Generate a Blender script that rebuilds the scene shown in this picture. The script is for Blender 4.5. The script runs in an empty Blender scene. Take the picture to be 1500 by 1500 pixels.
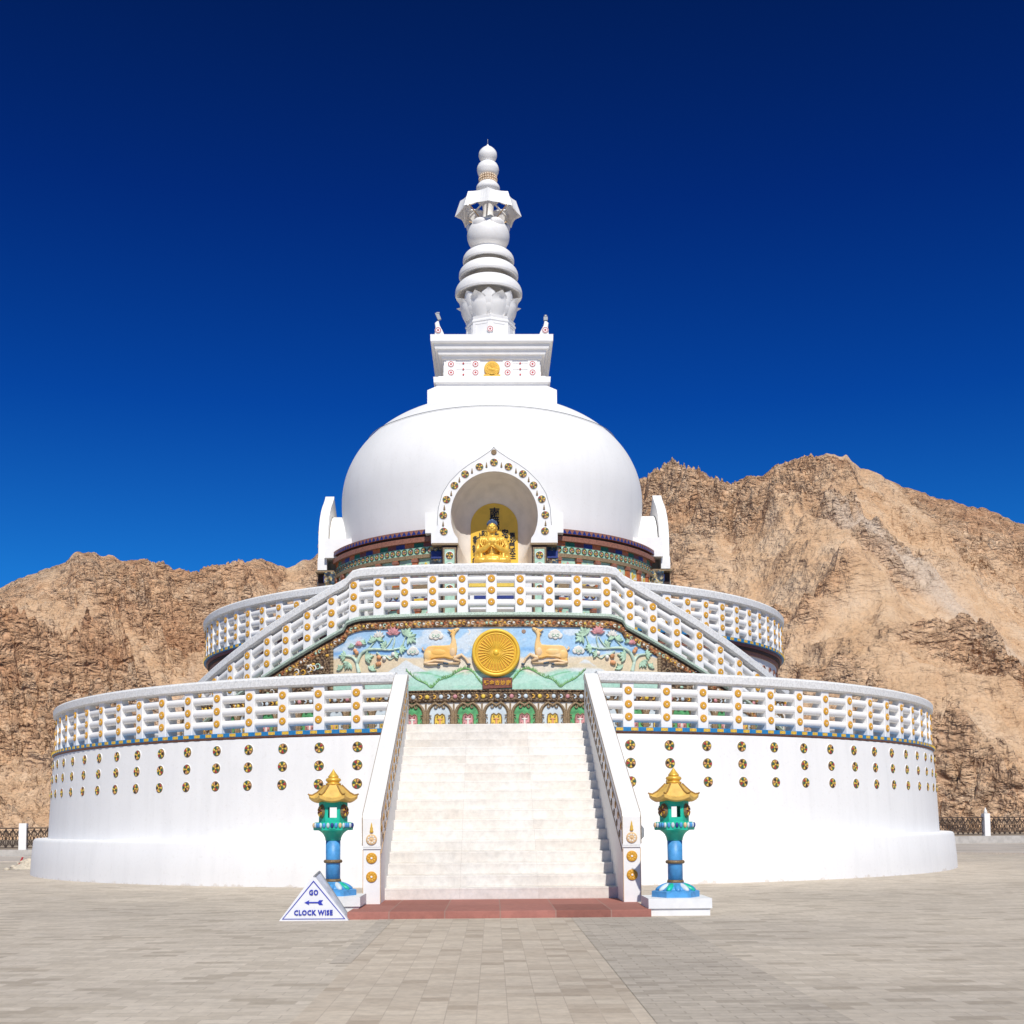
import bpy, bmesh, math, random
import numpy as np
from math import sin, cos, pi, radians, degrees, tan
from mathutils import Matrix, Vector
random.seed(7); rng = np.random.default_rng(7)
SC = bpy.context.scene
C = SC.collection

# ------------------------------------------------------------------ materials
def newmat(name, rough=.6, metal=0.):
    m = bpy.data.materials.new(name); m.use_nodes = True
    nt = m.node_tree; b = nt.nodes['Principled BSDF']
    b.inputs['Roughness'].default_value = rough; b.inputs['Metallic'].default_value = metal
    return m, nt, b
def N(nt, t, **k):
    n = nt.nodes.new(t)
    for a, v in k.items(): setattr(n, a, v)
    return n
def coords(nt, scale=(1,1,1)):
    tc = N(nt, 'ShaderNodeTexCoord'); mp = N(nt, 'ShaderNodeMapping'); mp.inputs['Scale'].default_value = scale
    nt.links.new(tc.outputs['Object'], mp.inputs['Vector']); return mp.outputs['Vector']
def noise(nt, vec, scale, detail=4, rough=.55):
    n = N(nt, 'ShaderNodeTexNoise'); n.inputs['Scale'].default_value = scale
    n.inputs['Detail'].default_value = detail; n.inputs['Roughness'].default_value = rough
    nt.links.new(vec, n.inputs['Vector']); return n.outputs['Fac']
def ramp(nt, fac, stops):
    r = N(nt, 'ShaderNodeValToRGB'); nt.links.new(fac, r.inputs['Fac'])
    e = r.color_ramp.elements
    while len(e) < len(stops): e.new(.5)
    for el, (p, c) in zip(e, stops):
        el.position = p; el.color = (*c, 1) if len(c) == 3 else c
    return r.outputs['Color']
def mixc(nt, a, b, fac, mode='MIX'):
    m = N(nt, 'ShaderNodeMix', data_type='RGBA', blend_type=mode)
    for s, v in ((m.inputs[6], a), (m.inputs[7], b)):
        if isinstance(v, tuple): s.default_value = (*v, 1)
        else: nt.links.new(v, s)
    if isinstance(fac, (int, float)): m.inputs[0].default_value = fac
    else: nt.links.new(fac, m.inputs[0])
    return m.outputs[2]
def bump(nt, b, h, strength, dist=.02):
    n = N(nt, 'ShaderNodeBump'); n.inputs['Strength'].default_value = strength; n.inputs['Distance'].default_value = dist
    nt.links.new(h, n.inputs['Height']); nt.links.new(n.outputs['Normal'], b.inputs['Normal'])

def paint(name, col, rough=.5, var=.12, scale=6, bmp=.15, metal=0., dark=None):
    m, nt, b = newmat(name, rough, metal); v = coords(nt)
    f = noise(nt, v, scale, 5)
    d = dark or tuple(c * (1 - var * 2) for c in col)
    nt.links.new(ramp(nt, f, [(.32, d), (.6, col)]), b.inputs['Base Color'])
    if bmp: bump(nt, b, noise(nt, v, 60, 3), bmp, .01)
    return m
def white_wall(name, base=(.84,.825,.80), streak=.022):
    m, nt, b = newmat(name, .62)
    v = coords(nt, (1.4, 1.4, .12)); f1 = noise(nt, v, 2.2, 6, .6)
    v2 = coords(nt); f2 = noise(nt, v2, .7, 5, .6); f3 = noise(nt, v2, 14, 4)
    lo = tuple(c * (1 - streak * 1.8) for c in base)
    c1 = ramp(nt, f1, [(.34, lo), (.52, base)])
    c2 = ramp(nt, f2, [(.35, (.96,.96,.962)), (.6, (1,1,1))])
    c = mixc(nt, c1, c2, 1., 'MULTIPLY')
    c3 = ramp(nt, f3, [(.30, (.955,.95,.94)), (.42, (1,1,1))])
    sx_ = N(nt, 'ShaderNodeSeparateXYZ'); nt.links.new(v2, sx_.inputs[0]); ad_ = N(nt, 'ShaderNodeMath', operation='MULTIPLY_ADD')
    nt.links.new(noise(nt, v2, 3.2, 6, .7), ad_.inputs[0]); ad_.inputs[1].default_value = .62; nt.links.new(sx_.outputs[2], ad_.inputs[2])
    c3 = mixc(nt, c3, ramp(nt, ad_.outputs[0], [(.27, (.86,.81,.75)), (.32, (1,1,1))]), 1., 'MULTIPLY')
    nt.links.new(mixc(nt, c, c3, 1., 'MULTIPLY'), b.inputs['Base Color'])
    add = N(nt, 'ShaderNodeMath', operation='ADD'); nt.links.new(noise(nt, v2, 2.5, 3), add.inputs[0]); nt.links.new(noise(nt, v2, 40, 3), add.inputs[1])
    bump(nt, b, add.outputs[0], .12, .02)
    return m
WHITE = white_wall('white_limewash')
WDOME = white_wall('white_dome_paint', (.84,.825,.80), .018)
WTRIM = paint('white_trim_paint', (.84,.825,.80), .55, .03, 5, .1)
CAPM = paint('worn_terrazzo', (.80,.79,.77), .7, .14, 22, .5, dark=(.60,.595,.58))
GOLD = paint('gold_leaf', (.86,.52,.08), .36, .08, 9, .08, .30)
YGOLD = paint('yellow_gold_paint', (.86,.53,.05), .45, .06, 4, .05, .15)
OCHRE = paint('ochre_medallion', (.74,.36,.02), .5, .22, 90, .5)
OCHREL = paint('light_ochre', (.80,.44,.06), .5, .15, 90, .4)
def ornate(name, stops, scale):
    m, nt, b = newmat(name, .6); v = coords(nt)
    vo = N(nt, 'ShaderNodeTexVoronoi'); vo.feature = 'SMOOTH_F1'; vo.inputs['Scale'].default_value = scale; nt.links.new(v, vo.inputs['Vector'])
    nn = noise(nt, v, scale*.9, 3, .6); c = ramp(nt, nn, stops)
    d_ = ramp(nt, vo.outputs['Distance'], [(.25,(1,1,1)),(.55,(.22,.18,.16))])
    nt.links.new(mixc(nt, c, d_, 1., 'MULTIPLY'), b.inputs['Base Color'])
    iv = N(nt, 'ShaderNodeMath', operation='SUBTRACT'); iv.inputs[0].default_value = 1; nt.links.new(vo.outputs['Distance'], iv.inputs[1]); bump(nt, b, iv.outputs[0], 1., .03)
    return m
ORN1 = ornate('gilt_carved_border', [(.30,(.16,.06,.03)),(.45,(.42,.19,.07)),(.56,(.62,.34,.12)),(.66,(.62,.52,.36)),(.74,(.35,.2,.09))], 15)
ORN3 = ornate('painted_flower_ground', [(.36,(.02,.03,.06)),(.48,(.03,.10,.16)),(.54,(.70,.45,.06)),(.60,(.62,.70,.62)),(.68,(.35,.10,.04))], 9)
ORN2 = ornate('carved_lintel_brown', [(.34,(.13,.075,.035)),(.52,(.26,.16,.08)),(.68,(.36,.25,.14))], 22)
PALE = paint('pale_orange', (.78,.52,.27), .55, .15, 90, .3)
BRONZE = paint('brown_gilt', (.26,.17,.08), .5, .25, 40, .5, .2)
CARVE = paint('carved_brown', (.20,.125,.065), .7, .3, 45, .9, dark=(.055,.03,.02))
CARVEL = paint('carved_tan', (.34,.235,.13), .65, .3, 45, .6)
MAROON = paint('maroon_tile', (.22,.06,.045), .5, .2, 20)
RUST = paint('reddish_cornice', (.33,.14,.09), .6, .2, 20)
ORANGE = paint('orange_pillar', (.55,.16,.05), .5, .15, 20)
DARK = paint('dark_recess', (.045,.02,.015), .7, .2, 20)
BLUE = paint('blue_band', (.02,.20,.46), .5, .12, 20)
NAVY = paint('navy_tile', (.02,.04,.22), .45, .2, 20)
GREEN = paint('green_tile', (.015,.16,.09), .45, .2, 20)
MINT = paint('mint_carving', (.50,.60,.50), .6, .22, 38, 1., dark=(.24,.32,.25))
MINTP = paint('mint_paint', (.45,.68,.52), .6, .15, 8)
LEAF = paint('leaf_green', (.50,.70,.50), .6, .25, 9, .3)
VINE = paint('vine_green', (.24,.50,.17), .6, .25, 9)
STEM = paint('stem_green', (.58,.72,.58), .6, .2, 9)
PINK = paint('pink_petal', (.72,.32,.33), .6, .2, 9)
PEACH = paint('peach_fruit', (.75,.36,.16), .6, .2, 9)
CREAM = paint('cream_relief', (.78,.74,.66), .6, .08, 9)
YEL = paint('yellow_tile', (.84,.58,.08), .5, .12, 20)
RED = paint('red_paint', (.50,.03,.04), .5, .1, 20)
BLACK = paint('black_ink', (.015,.013,.015), .5, .1, 20)
SKYT = paint('pale_blue_panel', (.62,.70,.74), .6, .1, 4)
GRNP = paint('green_panel', (.12,.44,.17), .6, .3, 5)
DEER = paint('deer_hide', (.84,.47,.11), .55, .18, 2.5, .1, dark=(.84,.60,.30))
DEERL = paint('deer_belly', (.80,.56,.32), .55, .1, 3, .1)
HOOF = paint('hoof_slate', (.07,.11,.15), .5, .2, 20)
PLAQ = paint('plaque_brown', (.23,.075,.045), .5, .2, 20)
GREY = paint('grey_metal', (.33,.34,.35), .45, .1, 20, .05, .3)
IRON = paint('dark_iron', (.055,.035,.025), .6, .2, 20)
SIGNW = paint('sign_white', (.80,.80,.81), .4, .03, 5, .02)
SIGNB = paint('sign_blue', (.03,.045,.42), .4, .05, 5, 0)
SIGNG = paint('sign_grey_side', (.60,.63,.70), .35, .15, 8, .05)
LTURQ = paint('turquoise_paint', (.01,.50,.33), .4, .12, 10, .1)
LBLUE = paint('sky_blue_paint', (.08,.33,.66), .45, .12, 12, .2)
LYEL = paint('lantern_roof_yellow', (.80,.50,.12), .45, .12, 8, .1)
PLINTH = paint('plinth_white', (.80,.80,.79), .6, .05, 5, .15)
SLATE = paint('blue_hair', (.10,.16,.30), .5, .2, 60, .6)
WALLG = paint('low_wall_render', (.50,.47,.43), .8, .12, 4, .4)
SAND = paint('pale_sand', (.62,.54,.42), .9, .15, 12, .8)
SKIN = paint('skin', (.45,.24,.16), .5, .05, 5)
CLOTH = paint('pink_cloth', (.60,.22,.24), .8, .1, 20)
NICHE = paint('niche_plaster', (.82,.76,.68), .7, .06, 3, .1)
PETALS = [YEL, RED, GREEN, YEL, BLACK, PEACH, YEL, GREEN]

def brickmat(name, c1, c2, mortar, bw, bh, ms, scale=1., var=.5, bmp=.3, off=.5, big=None, rough=.8, axis=None, accent=.90):
    m, nt, b = newmat(name, rough); v = coords(nt)
    if axis == 'xz':
        s = N(nt, 'ShaderNodeSeparateXYZ'); nt.links.new(v, s.inputs[0]); cb = N(nt, 'ShaderNodeCombineXYZ'); mz_ = N(nt, 'ShaderNodeMath', operation='ADD'); nt.links.new(s.outputs[2], mz_.inputs[0]); mz_.inputs[1].default_value = -.1085
        mx_ = N(nt, 'ShaderNodeMath', operation='ADD'); nt.links.new(s.outputs[0], mx_.inputs[0]); mx_.inputs[1].default_value = .615
        nt.links.new(mx_.outputs[0], cb.inputs[0]); nt.links.new(mz_.outputs[0], cb.inputs[1]); vv = cb.outputs[0]
    else: vv = v
    br = N(nt, 'ShaderNodeTexBrick'); nt.links.new(vv, br.inputs['Vector'])
    br.inputs['Scale'].default_value = scale; br.inputs['Mortar Size'].default_value = ms
    br.inputs['Brick Width'].default_value = bw; br.inputs['Row Height'].default_value = bh
    br.inputs['Bias'].default_value = 0; br.offset = off
    br.inputs['Color1'].default_value = (0,0,0,1); br.inputs['Color2'].default_value = (1,1,1,1); br.inputs['Mortar'].default_value = (.5,.5,.5,1)
    c = ramp(nt, br.outputs['Color'], [(.0, c1), (.45, tuple((a+b_)/2 for a, b_ in zip(c1, c2))), (1., c2)])
    ac = N(nt, 'ShaderNodeMath', operation='LESS_THAN'); sc_ = N(nt, 'ShaderNodeSeparateColor'); nt.links.new(br.outputs['Color'], sc_.inputs[0]); nt.links.new(sc_.outputs[0], ac.inputs[0]); ac.inputs[1].default_value = .09
    c = mixc(nt, c, mixc(nt, c, (accent, accent*.99, accent*.98), 1., 'MULTIPLY'), ac.outputs[0])
    c = mixc(nt, c, mortar, br.outputs['Fac'])
    f = noise(nt, v, .22, 6, .6); c = mixc(nt, c, ramp(nt, f, [(.36, (.84,.835,.83)), (.60, (1.03,1.02,1.0))]), var, 'MULTIPLY')
    f = noise(nt, v, 9, 6, .7); c = mixc(nt, c, ramp(nt, f, [(.3, (.82,.82,.82)), (.62, (1.06,1.06,1.06))]), var, 'MULTIPLY')
    if big:
        f = noise(nt, v, big[0], 3); c = mixc(nt, c, ramp(nt, f, [(.4, big[1]), (.6, (1,1,1))]), 1., 'MULTIPLY')
    nt.links.new(c, b.inputs['Base Color'])
    ad = N(nt, 'ShaderNodeMath', operation='MULTIPLY_ADD'); nt.links.new(noise(nt, v, 35, 5), ad.inputs[0]); ad.inputs[1].default_value = .5
    inv = N(nt, 'ShaderNodeMath', operation='SUBTRACT'); inv.inputs[0].default_value = 1; nt.links.new(br.outputs['Fac'], inv.inputs[1])
    nt.links.new(inv.outputs[0], ad.inputs[2]); bump(nt, b, ad.outputs[0], bmp, .012)
    return m
PAVE = brickmat('plaza_pavers', (.49,.42,.335), (.62,.54,.445), (.47,.40,.325), .34, .17, .005, var=.85)
PATH = brickmat('path_pavers', (.49,.405,.315), (.61,.52,.415), (.47,.39,.31), .21, .21, .004, var=.9, off=.0)
DPAVE = brickmat('grey_pavers', (.445,.385,.315), (.55,.48,.40), (.40,.345,.28), .30, .12, .008, var=.9)
STEPM = brickmat('step_marble', (.735,.70,.65), (.79,.765,.72), (.62,.58,.53), 1.23, .17778, .003, var=.8, off=.0, axis='xz', big=(1.7, (.95,.93,.91)), rough=.55, accent=.97)
SLABM = brickmat('red_sandstone', (.31,.115,.085), (.40,.16,.125), (.36,.2,.16), .75, 5., .01, var=.9, off=0., bmp=.6)

# ------------------------------------------------------------------ mesh helpers
class MB:
    def __init__(s): s.v = []; s.f = []; s.m = []; s.s = []
    def add(s, vs, fs, mi=0, smooth=False):
        o = len(s.v); s.v += [tuple(map(float, q)) for q in vs]
        s.f += [tuple(i + o for i in f) for f in fs]
        s.m += [mi] * len(fs) if isinstance(mi, int) else list(mi); s.s += [smooth] * len(fs); return s
    def box(s, x0, x1, y0, y1, z0, z1, mi=0, M=None):
        vs = [(x,y,z) for z in (z0,z1) for y in (y0,y1) for x in (x0,x1)]
        if M is not None: vs = [M @ Vector(q) for q in vs]
        return s.add(vs, [(0,2,3,1),(4,5,7,6),(0,1,5,4),(2,6,7,3),(0,4,6,2),(1,3,7,5)], mi)
    def lathe(s, prof, n=64, c=(0,0), mi=0, smooth=True, cap=True, ph=0.):
        """prof: (r,z) list bottom to top"""
        vs = []
        for r, z in prof:
            for i in range(n):
                a = 2*pi*(i+ph)/n; vs.append((c[0]+r*sin(a), c[1]-r*cos(a), z))
        fs = [(k*n+i, k*n+(i+1)%n, (k+1)*n+(i+1)%n, (k+1)*n+i) for k in range(len(prof)-1) for i in range(n)]
        s.add(vs, fs, mi, smooth)
        if cap:
            o = len(s.v) - len(vs)
            if prof[0][0] > 1e-4: s.f.append(tuple(o+i for i in reversed(range(n)))); s.m.append(mi if isinstance(mi,int) else 0); s.s.append(False)
            if prof[-1][0] > 1e-4: s.f.append(tuple(o+(len(prof)-1)*n+i for i in range(n))); s.m.append(mi if isinstance(mi,int) else 0); s.s.append(False)
        return s
    def sweep(s, prof, ths, zf=None, mi=0, smooth=False):
        """closed profile (r,z) swept round the axis over angles (rad); zf(theta) adds height"""
        k = len(prof); vs = []
        for t in ths:
            dz = zf(t) if zf else 0.
            for r, z in prof: vs.append((r*sin(t), -r*cos(t), z+dz))
        n = len(ths)
        fs = [(i*k+j, i*k+(j+1)%k, (i+1)*k+(j+1)%k, (i+1)*k+j) for i in range(n-1) for j in range(k)]
        fs += [tuple(reversed(range(k))), tuple((n-1)*k+j for j in range(k))]
        return s.add(vs, fs, mi, smooth)
    def tube(s, pts, r, n=8, mi=0, cap=True):
        pts = [Vector(p) for p in pts]; rs = r if isinstance(r, (list, tuple)) else [r]*len(pts)
        vs = []; up0 = None
        for i, p in enumerate(pts):
            d = (pts[min(i+1, len(pts)-1)] - pts[max(i-1, 0)]).normalized()
            a = up0 if up0 is not None else (Vector((0,0,1)) if abs(d.z) < .9 else Vector((1,0,0)))
            u = (a - d*a.dot(d)).normalized(); up0 = u; w = d.cross(u)
            for k in range(n):
                t = 2*pi*k/n; vs.append(p + (u*cos(t) + w*sin(t))*rs[i])
        fs = [(i*n+k, i*n+(k+1)%n, (i+1)*n+(k+1)%n, (i+1)*n+k) for i in range(len(pts)-1) for k in range(n)]
        s.add(vs, fs, mi, True)
        if cap: s.add([vs[k] for k in range(n)], [tuple(reversed(range(n)))], mi); s.add([vs[-n+k] for k in range(n)], [tuple(range(n))], mi)
        return s
    def ell(s, c, r, mi=0, nu=16, nv=10, M=None):
        vs = []; 
        for j in range(nv+1):
            b = -pi/2 + pi*j/nv
            for i in range(nu):
                a = 2*pi*i/nu; q = Vector((r[0]*cos(b)*cos(a), r[1]*cos(b)*sin(a), r[2]*sin(b)))
                if M is not None: q = M @ q
                vs.append(q + Vector(c))
        fs = [(j*nu+i, j*nu+(i+1)%nu, (j+1)*nu+(i+1)%nu, (j+1)*nu+i) for j in range(nv) for i in range(nu)]
        return s.add(vs, fs, mi, True)
    def poly(s, out, y0, y1, mi=0, bev=0., smooth=False):
        """outline (x,z) facing -Y, extruded from y1 (back) to y0 (front, smaller y); bev insets the front"""
        n = len(out); ar = sum(out[i][0]*out[(i+1)%n][1]-out[(i+1)%n][0]*out[i][1] for i in range(n))
        if ar < 0: out = out[::-1]
        rings = [(out, y1)]
        if bev:
            d = min(bev, abs(y1-y0))
            rings += [(out, y0+d), (inset(out, bev*.45), y0+d*.3), (inset(out, bev), y0)]
        else: rings += [(out, y0)]
        vs = [(x, y, z) for o, y in rings for x, z in o]; L = len(rings)
        fs = [(k*n+i, k*n+(i+1)%n, (k+1)*n+(i+1)%n, (k+1)*n+i) for k in range(L-1) for i in range(n)]
        s.add(vs, fs, mi, smooth)
        s.add([(x, rings[-1][1], z) for x, z in rings[-1][0]], [tuple(range(n))], mi, False)
        return s
    def wrap(s, R):
        """(u, y, z): u arc length, y depth outward negative -> cylinder about the axis"""
        nv = []
        for u, y, z in s.v:
            t = u/R; q = R - y; nv.append((q*sin(t), -q*cos(t), z))
        s.v = nv; return s
    def xf(s, M): s.v = [tuple(M @ Vector(q)) for q in s.v]; return s
    def mesh(s, name, mats):
        me = bpy.data.meshes.new(name); me.from_pydata(s.v, [], s.f)
        for m in (mats if isinstance(mats, (list, tuple)) else [mats]): me.materials.append(m)
        me.polygons.foreach_set('material_index', s.m); me.polygons.foreach_set('use_smooth', s.s)
        me.update(); return me
    def obj(s, name, mats, parent=None, loc=(0,0,0), rz=0.):
        return link(name, s.mesh(name, mats), parent, loc, rz)
def inset(out, d):
    n = len(out); r = []
    for i in range(n):
        a, b, c = Vector(out[i-1]), Vector(out[i]), Vector(out[(i+1)%n])
        e1 = (b-a).normalized() if (b-a).length > 1e-6 else Vector((1,0)); e2 = (c-b).normalized() if (c-b).length > 1e-6 else e1
        n1 = Vector((-e1.y, e1.x)); n2 = Vector((-e2.y, e2.x)); m = n1+n2
        m = m.normalized() if m.length > .2 else n1
        r.append(tuple(b + m*d))
    return r
def link(name, me, parent=None, loc=(0,0,0), rz=0.):
    o = bpy.data.objects.new(name, me); C.objects.link(o); o.location = loc; o.rotation_euler = (0,0,rz)
    if parent: o.parent = parent
    return o
def thing(name, label, cat, loc=(0,0,0), rz=0., group=None):
    o = bpy.data.objects.new(name, None); C.objects.link(o); o.location = loc; o.rotation_euler = (0,0,rz)
    o.empty_display_size = .3
    o['label'] = label; o['category'] = cat
    if group: o['group'] = group
    return o
def struct(o): o['kind'] = 'structure'; return o
def lin(a, b, n): return [a + (b-a)*i/(n-1) for i in range(n)]
def rad(a): return radians(a)
def arc(cx, cz, r, a0, a1, n):  return [(cx+r*cos(rad(a)), cz+r*sin(rad(a))) for a in lin(a0, a1, n)]

# medallions, built once: local frame faces -Y, centre at origin
def disc(mb, r, y0, y1, mi, n=20, bev=.3, cx=0, cz=0):
    return mb.poly([(cx+r*cos(2*pi*i/n), cz+r*sin(2*pi*i/n)) for i in range(n)], y0, y1, mi, bev*r)
def gold_medallion():
    mb = MB(); disc(mb, 1., -.22, .02, 0, 20, .14)
    disc(mb, .2, -.32, -.2, 2, 10, .3)
    for k in range(8):
        a = 2*pi*k/8+.2; disc(mb, .2, -.28, -.2, 1, 7, .4, .58*cos(a), .58*sin(a))
    return mb
def wheel_medallion():
    mb = MB(); disc(mb, 1.16, -.10, .02, 9, 24, .10); disc(mb, 1., -.22, .02, 0, 24, .12)
    for k in range(8):
        a0 = 2*pi*k/8+.1; a1 = a0 + 2*pi/8*.72
        out = [(.24*cos((a0+a1)/2), .24*sin((a0+a1)/2))] + [(.82*cos(a), .82*sin(a)) for a in lin(a0, a1, 5)]
        mb.poly(out, -.30, -.20, 1+k, .05)
    disc(mb, .17, -.36, -.16, 1, 10, .3); return mb
def scaled(mb, s):
    mb.v = [(x*s, y*s, z*s) for x, y, z in mb.v]; return mb
ME_GOLD = scaled(gold_medallion(), .082).mesh('medallion', [OCHRE, OCHREL, WTRIM])
ME_GOLDU = ME_GOLD
ME_WHEEL = scaled(wheel_medallion(), .112).mesh('wheel_medallion', [BRONZE]+PETALS+[WTRIM])
ME_WHEELS = scaled(wheel_medallion(), .105).mesh('wheel_medallion_small', [BRONZE]+PETALS+[WTRIM])
ME_LAMP = scaled(wheel_medallion(), .105).mesh('lamp_medallion', [BRONZE, MAROON, YEL, RUST, OCHRE, MAROON, YEL, RUST, OCHRE, BRONZE])
ME_PALE = scaled(gold_medallion(), .082).mesh('pale_medallion', [PALE, CREAM, PALE])
def target():
    mb = MB(); disc(mb, .098, -.012, .02, 0, 20, .05)
    n = 24; 
    vs = [(r*cos(2*pi*i/n), -.016, r*sin(2*pi*i/n)) for r in (.066,.086) for i in range(n)]
    mb.add(vs, [(i, n+i, n+(i+1)%n, (i+1)%n) for i in range(n)], 1)
    disc(mb, .032, -.02, -.01, 1, 12, .2); return mb.mesh('target_emblem', [WTRIM, RED])
ME_TARGET = target()
def finial_orn():
    mb = MB(); mb.lathe([(.0,-.075),(.026,-.065),(.03,-.05),(.02,-.03),(.024,-.01),(.014,.02),(.012,.045),(.0,.085)], 10, mi=0)
    mb.v = [(x, y*.6, z) for x, y, z in mb.v]; return mb
ME_FIN = finial_orn().mesh('finial_ornament', [GOLD]); ME_FIND = finial_orn().mesh('finial_ornament_dark', [BRONZE])

def place(me, name, parent, R, th, z, off=0.):
    o_ = link(name, me, parent, ((R+off)*sin(th), -(R+off)*cos(th), z), th)
    if me is ME_WHEEL: o_.rotation_euler[1] = random.uniform(0, 6.28)
    return o_
def pf(me, name, parent, x, y, z, rz=0): return link(name, me, parent, (x, y, z), rz)

# ------------------------------------------------------------------ balustrades
def post_mesh(h, w=.25, zb=0.):
    mb = MB(); a, b = .20, .34; x = w/2; c = .012
    def ring(z, d): return [(-x+c,-.0,z),(x-c,0,z),(x,c,z),(x,d,z),(-x,d,z),(-x,c,z)]
    r = [ring(zb, b), ring(h*.55, b*.8+a*.2), ring(h, a*.75)]
    vs = [q for rr in r for q in rr]; fs = [(k*6+i, k*6+(i+1)%6, (k+1)*6+(i+1)%6, (k+1)*6+i) for k in range(2) for i in range(6)]
    mb.add(vs, fs + [tuple(reversed(range(6))), tuple(12+i for i in range(6))], 0)
    return mb.mesh('post', [WTRIM])
def balustrade(name, label, R, zf, posts, t0, t1, H, group, tall=0., med=True, w=.25, medang=105):
    """H height of cap top above zf; posts in degrees"""
    root = thing(name, label, 'balustrade', (R*sin(rad((t0+t1)/2)), -R*cos(rad((t0+t1)/2)), 0), 0, group)
    inv = Matrix.Translation(root.location).inverted()
    def keep(o): o.location = inv @ o.location; return o
    n = max(3, int(abs(t1-t0)/1.0)); th = [rad(a) for a in lin(t0, t1, n)]
    ct = .225
    cap = [(R-.10,H-ct),(R+.02,H-ct),(R+.065,H-ct+.03),(R+.075,H-.05),(R+.045,H-.012),(R-.04,H+.012),(R-.24,H-.02),(R-.27,H-.08),(R-.24,H-ct)]
    keep(MB().sweep(cap, th, zf).obj('cap', [CAPM], root))
    for zc in (.195+tall*.4, .468+tall*.5, .742+tall*.6):
        zc = zc*(H/1.16); rr = .089
        pr = [(R-.10+rr*cos(2*pi*i/12), zc+rr*sin(2*pi*i/12)) for i in range(12)]
        keep(MB().sweep(pr, th, zf, smooth=True).obj('rail', [WTRIM], root))
    pm = post_mesh(H-ct+.01, w, -.06-tall*.25)
    for a in posts:
        t = rad(a + random.uniform(-.06,.06)); p = keep(place(pm, 'post', root, R, t, zf(t))); p.rotation_euler[1] = random.uniform(-.006,.006)
        if med and abs(a) < medang:
            for zc in (.215+tall*.4, .488+tall*.4, .765+tall*.4):
                m = link('medallion', ME_GOLD, p, (random.uniform(-.004,.004), -.004, zc*(H-ct)/.935+random.uniform(-.005,.005)), 0); m.rotation_euler[1] = random.uniform(0, 6.28); k_ = random.uniform(.96,1.04); m.scale = (k_,1,k_)
    return root
def rangedeg(a, b, st):
    r = []; x = a
    while (x <= b) if st > 0 else (x >= b): r.append(x); x += st
    return r
flat = lambda z: (lambda t: z)
Z1 = 3.24
balustrade('balustrade', 'long curved white balustrade on the lowest terrace, left of the front stairs', 12.62, flat(Z1), rangedeg(-13.29,-178,-3.84), -9.5, -179.5, 1.16, 'white balustrades with gold medallions', medang=92)
balustrade('balustrade', 'long curved white balustrade on the lowest terrace, right of the front stairs', 12.62, flat(Z1), rangedeg(12.55,178,3.93), 9.5, 179.5, 1.16, 'white balustrades with gold medallions', medang=92)
Z2 = 6.03
balustrade('balustrade', 'upper ring balustrade on the second terrace, behind the left flight of stairs', 8.62, flat(Z2), rangedeg(-22,-178,-4.4), -17.5, -179.5, 1.12, 'white balustrades with gold medallions', medang=95)
balustrade('balustrade', 'upper ring balustrade on the second terrace, behind the right flight of stairs', 8.62, flat(Z2), rangedeg(21,178,4.35), 17.5, 179.5, 1.12, 'white balustrades with gold medallions', medang=95)
RW = 10.2
def zl(t):
    a = degrees(t); s = 0.
    if a < -17: s = (-a-17)*.079
    elif a > 14.3: s = (a-14.3)*.084
    k = .10
    s = s if s > 2*k else (s*s/(4*k) if s > 0 else 0)   # eased start
    return max(3.30, 5.98 - s)
lp = [-49.5,-46,-42.5,-38.95,-35.55,-31.96,-28.81,-25.37,-21.81,-18.61,-15.24,-11.58,-7.96,-4.19,-.49,3.16,6.89,10.49,14.42,17.62,20.93,24.5,27.94,31.51,35,38.5,42,45]
balustrade('balustrade', 'white balustrade climbing both side flights and crossing the landing above the mural', RW+.02, lambda t: zl(t)+.03, lp, -51, 47, 1.13, 'white balustrades with gold medallions', tall=.10, w=.25)

# ------------------------------------------------------------------ stupa
ST = thing('stupa', 'huge white domed stupa with round terraces and a ringed spire', 'stupa')
ring = lambda n=361: [2*pi*i/(n-1) for i in range(n)]
def bandlathe(prof, name, mat, n=240, parent=ST): return MB().lathe(prof, n, cap=False).obj(name, [mat], parent)
# base ledge and lower drum
bandlathe([(13.18,-.1),(13.17,.3),(13.12,.88),(13.09,.935),(13.05,.95),(12.6,.955)], 'plinth_ledge', WHITE)
bandlathe([(12.75,.90),(12.74,1.2),(12.70,2.3),(12.655,3.10)], 'drum_wall', WHITE)
def keyband(R, z0, z1, pitch, name, a0=0, a1=360):
    mb = MB(); zc = (z0+z1)/2; nn = 361
    mb.sweep([(R-.25,z0),(R,z0),(R+.005,z0+.004),(R+.005,z1-.004),(R,z1),(R-.25,z1)], [rad(a) for a in lin(a0,a1,nn)], mi=0)
    h = (z1-z0)*.36; cnt = int(rad(a1-a0)*R/pitch); 
    for i in range(cnt):
        q = MB(); q.box(-.075,.075,-.014,.0,zc-h,zc+h,0)
        for (x0,x1,za,zb) in ((-.06,-.012,.55,.75),(-.06,-.048,-.6,.75),(-.06,-.02,-.75,-.55),(.012,.06,.55,.75),(.048,.06,-.6,.75),(.02,.06,-.75,-.55),(-.03,.03,-.1,.1)):
            q.box(x0,x1,-.0165,-.0135,zc+za*h,zc+zb*h,1)
        t = rad(a0 + (i+.5)*(a1-a0)/cnt); M = Matrix.Rotation(t,4,'Z') @ Matrix.Translation((0,-(R+.006),0))
        q.xf(M); mb.add(q.v, q.f, [1 + k for k in q.m])
    return mb.obj(name, [BLUE, YEL, OCHRE], ST)
keyband(12.69, 3.15, 3.238, .33, 'greek_key_band', 9.3, 350.7)
bandlathe([(12.64,3.10),(12.67,3.148)], 'band_moulding', RUST)
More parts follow.
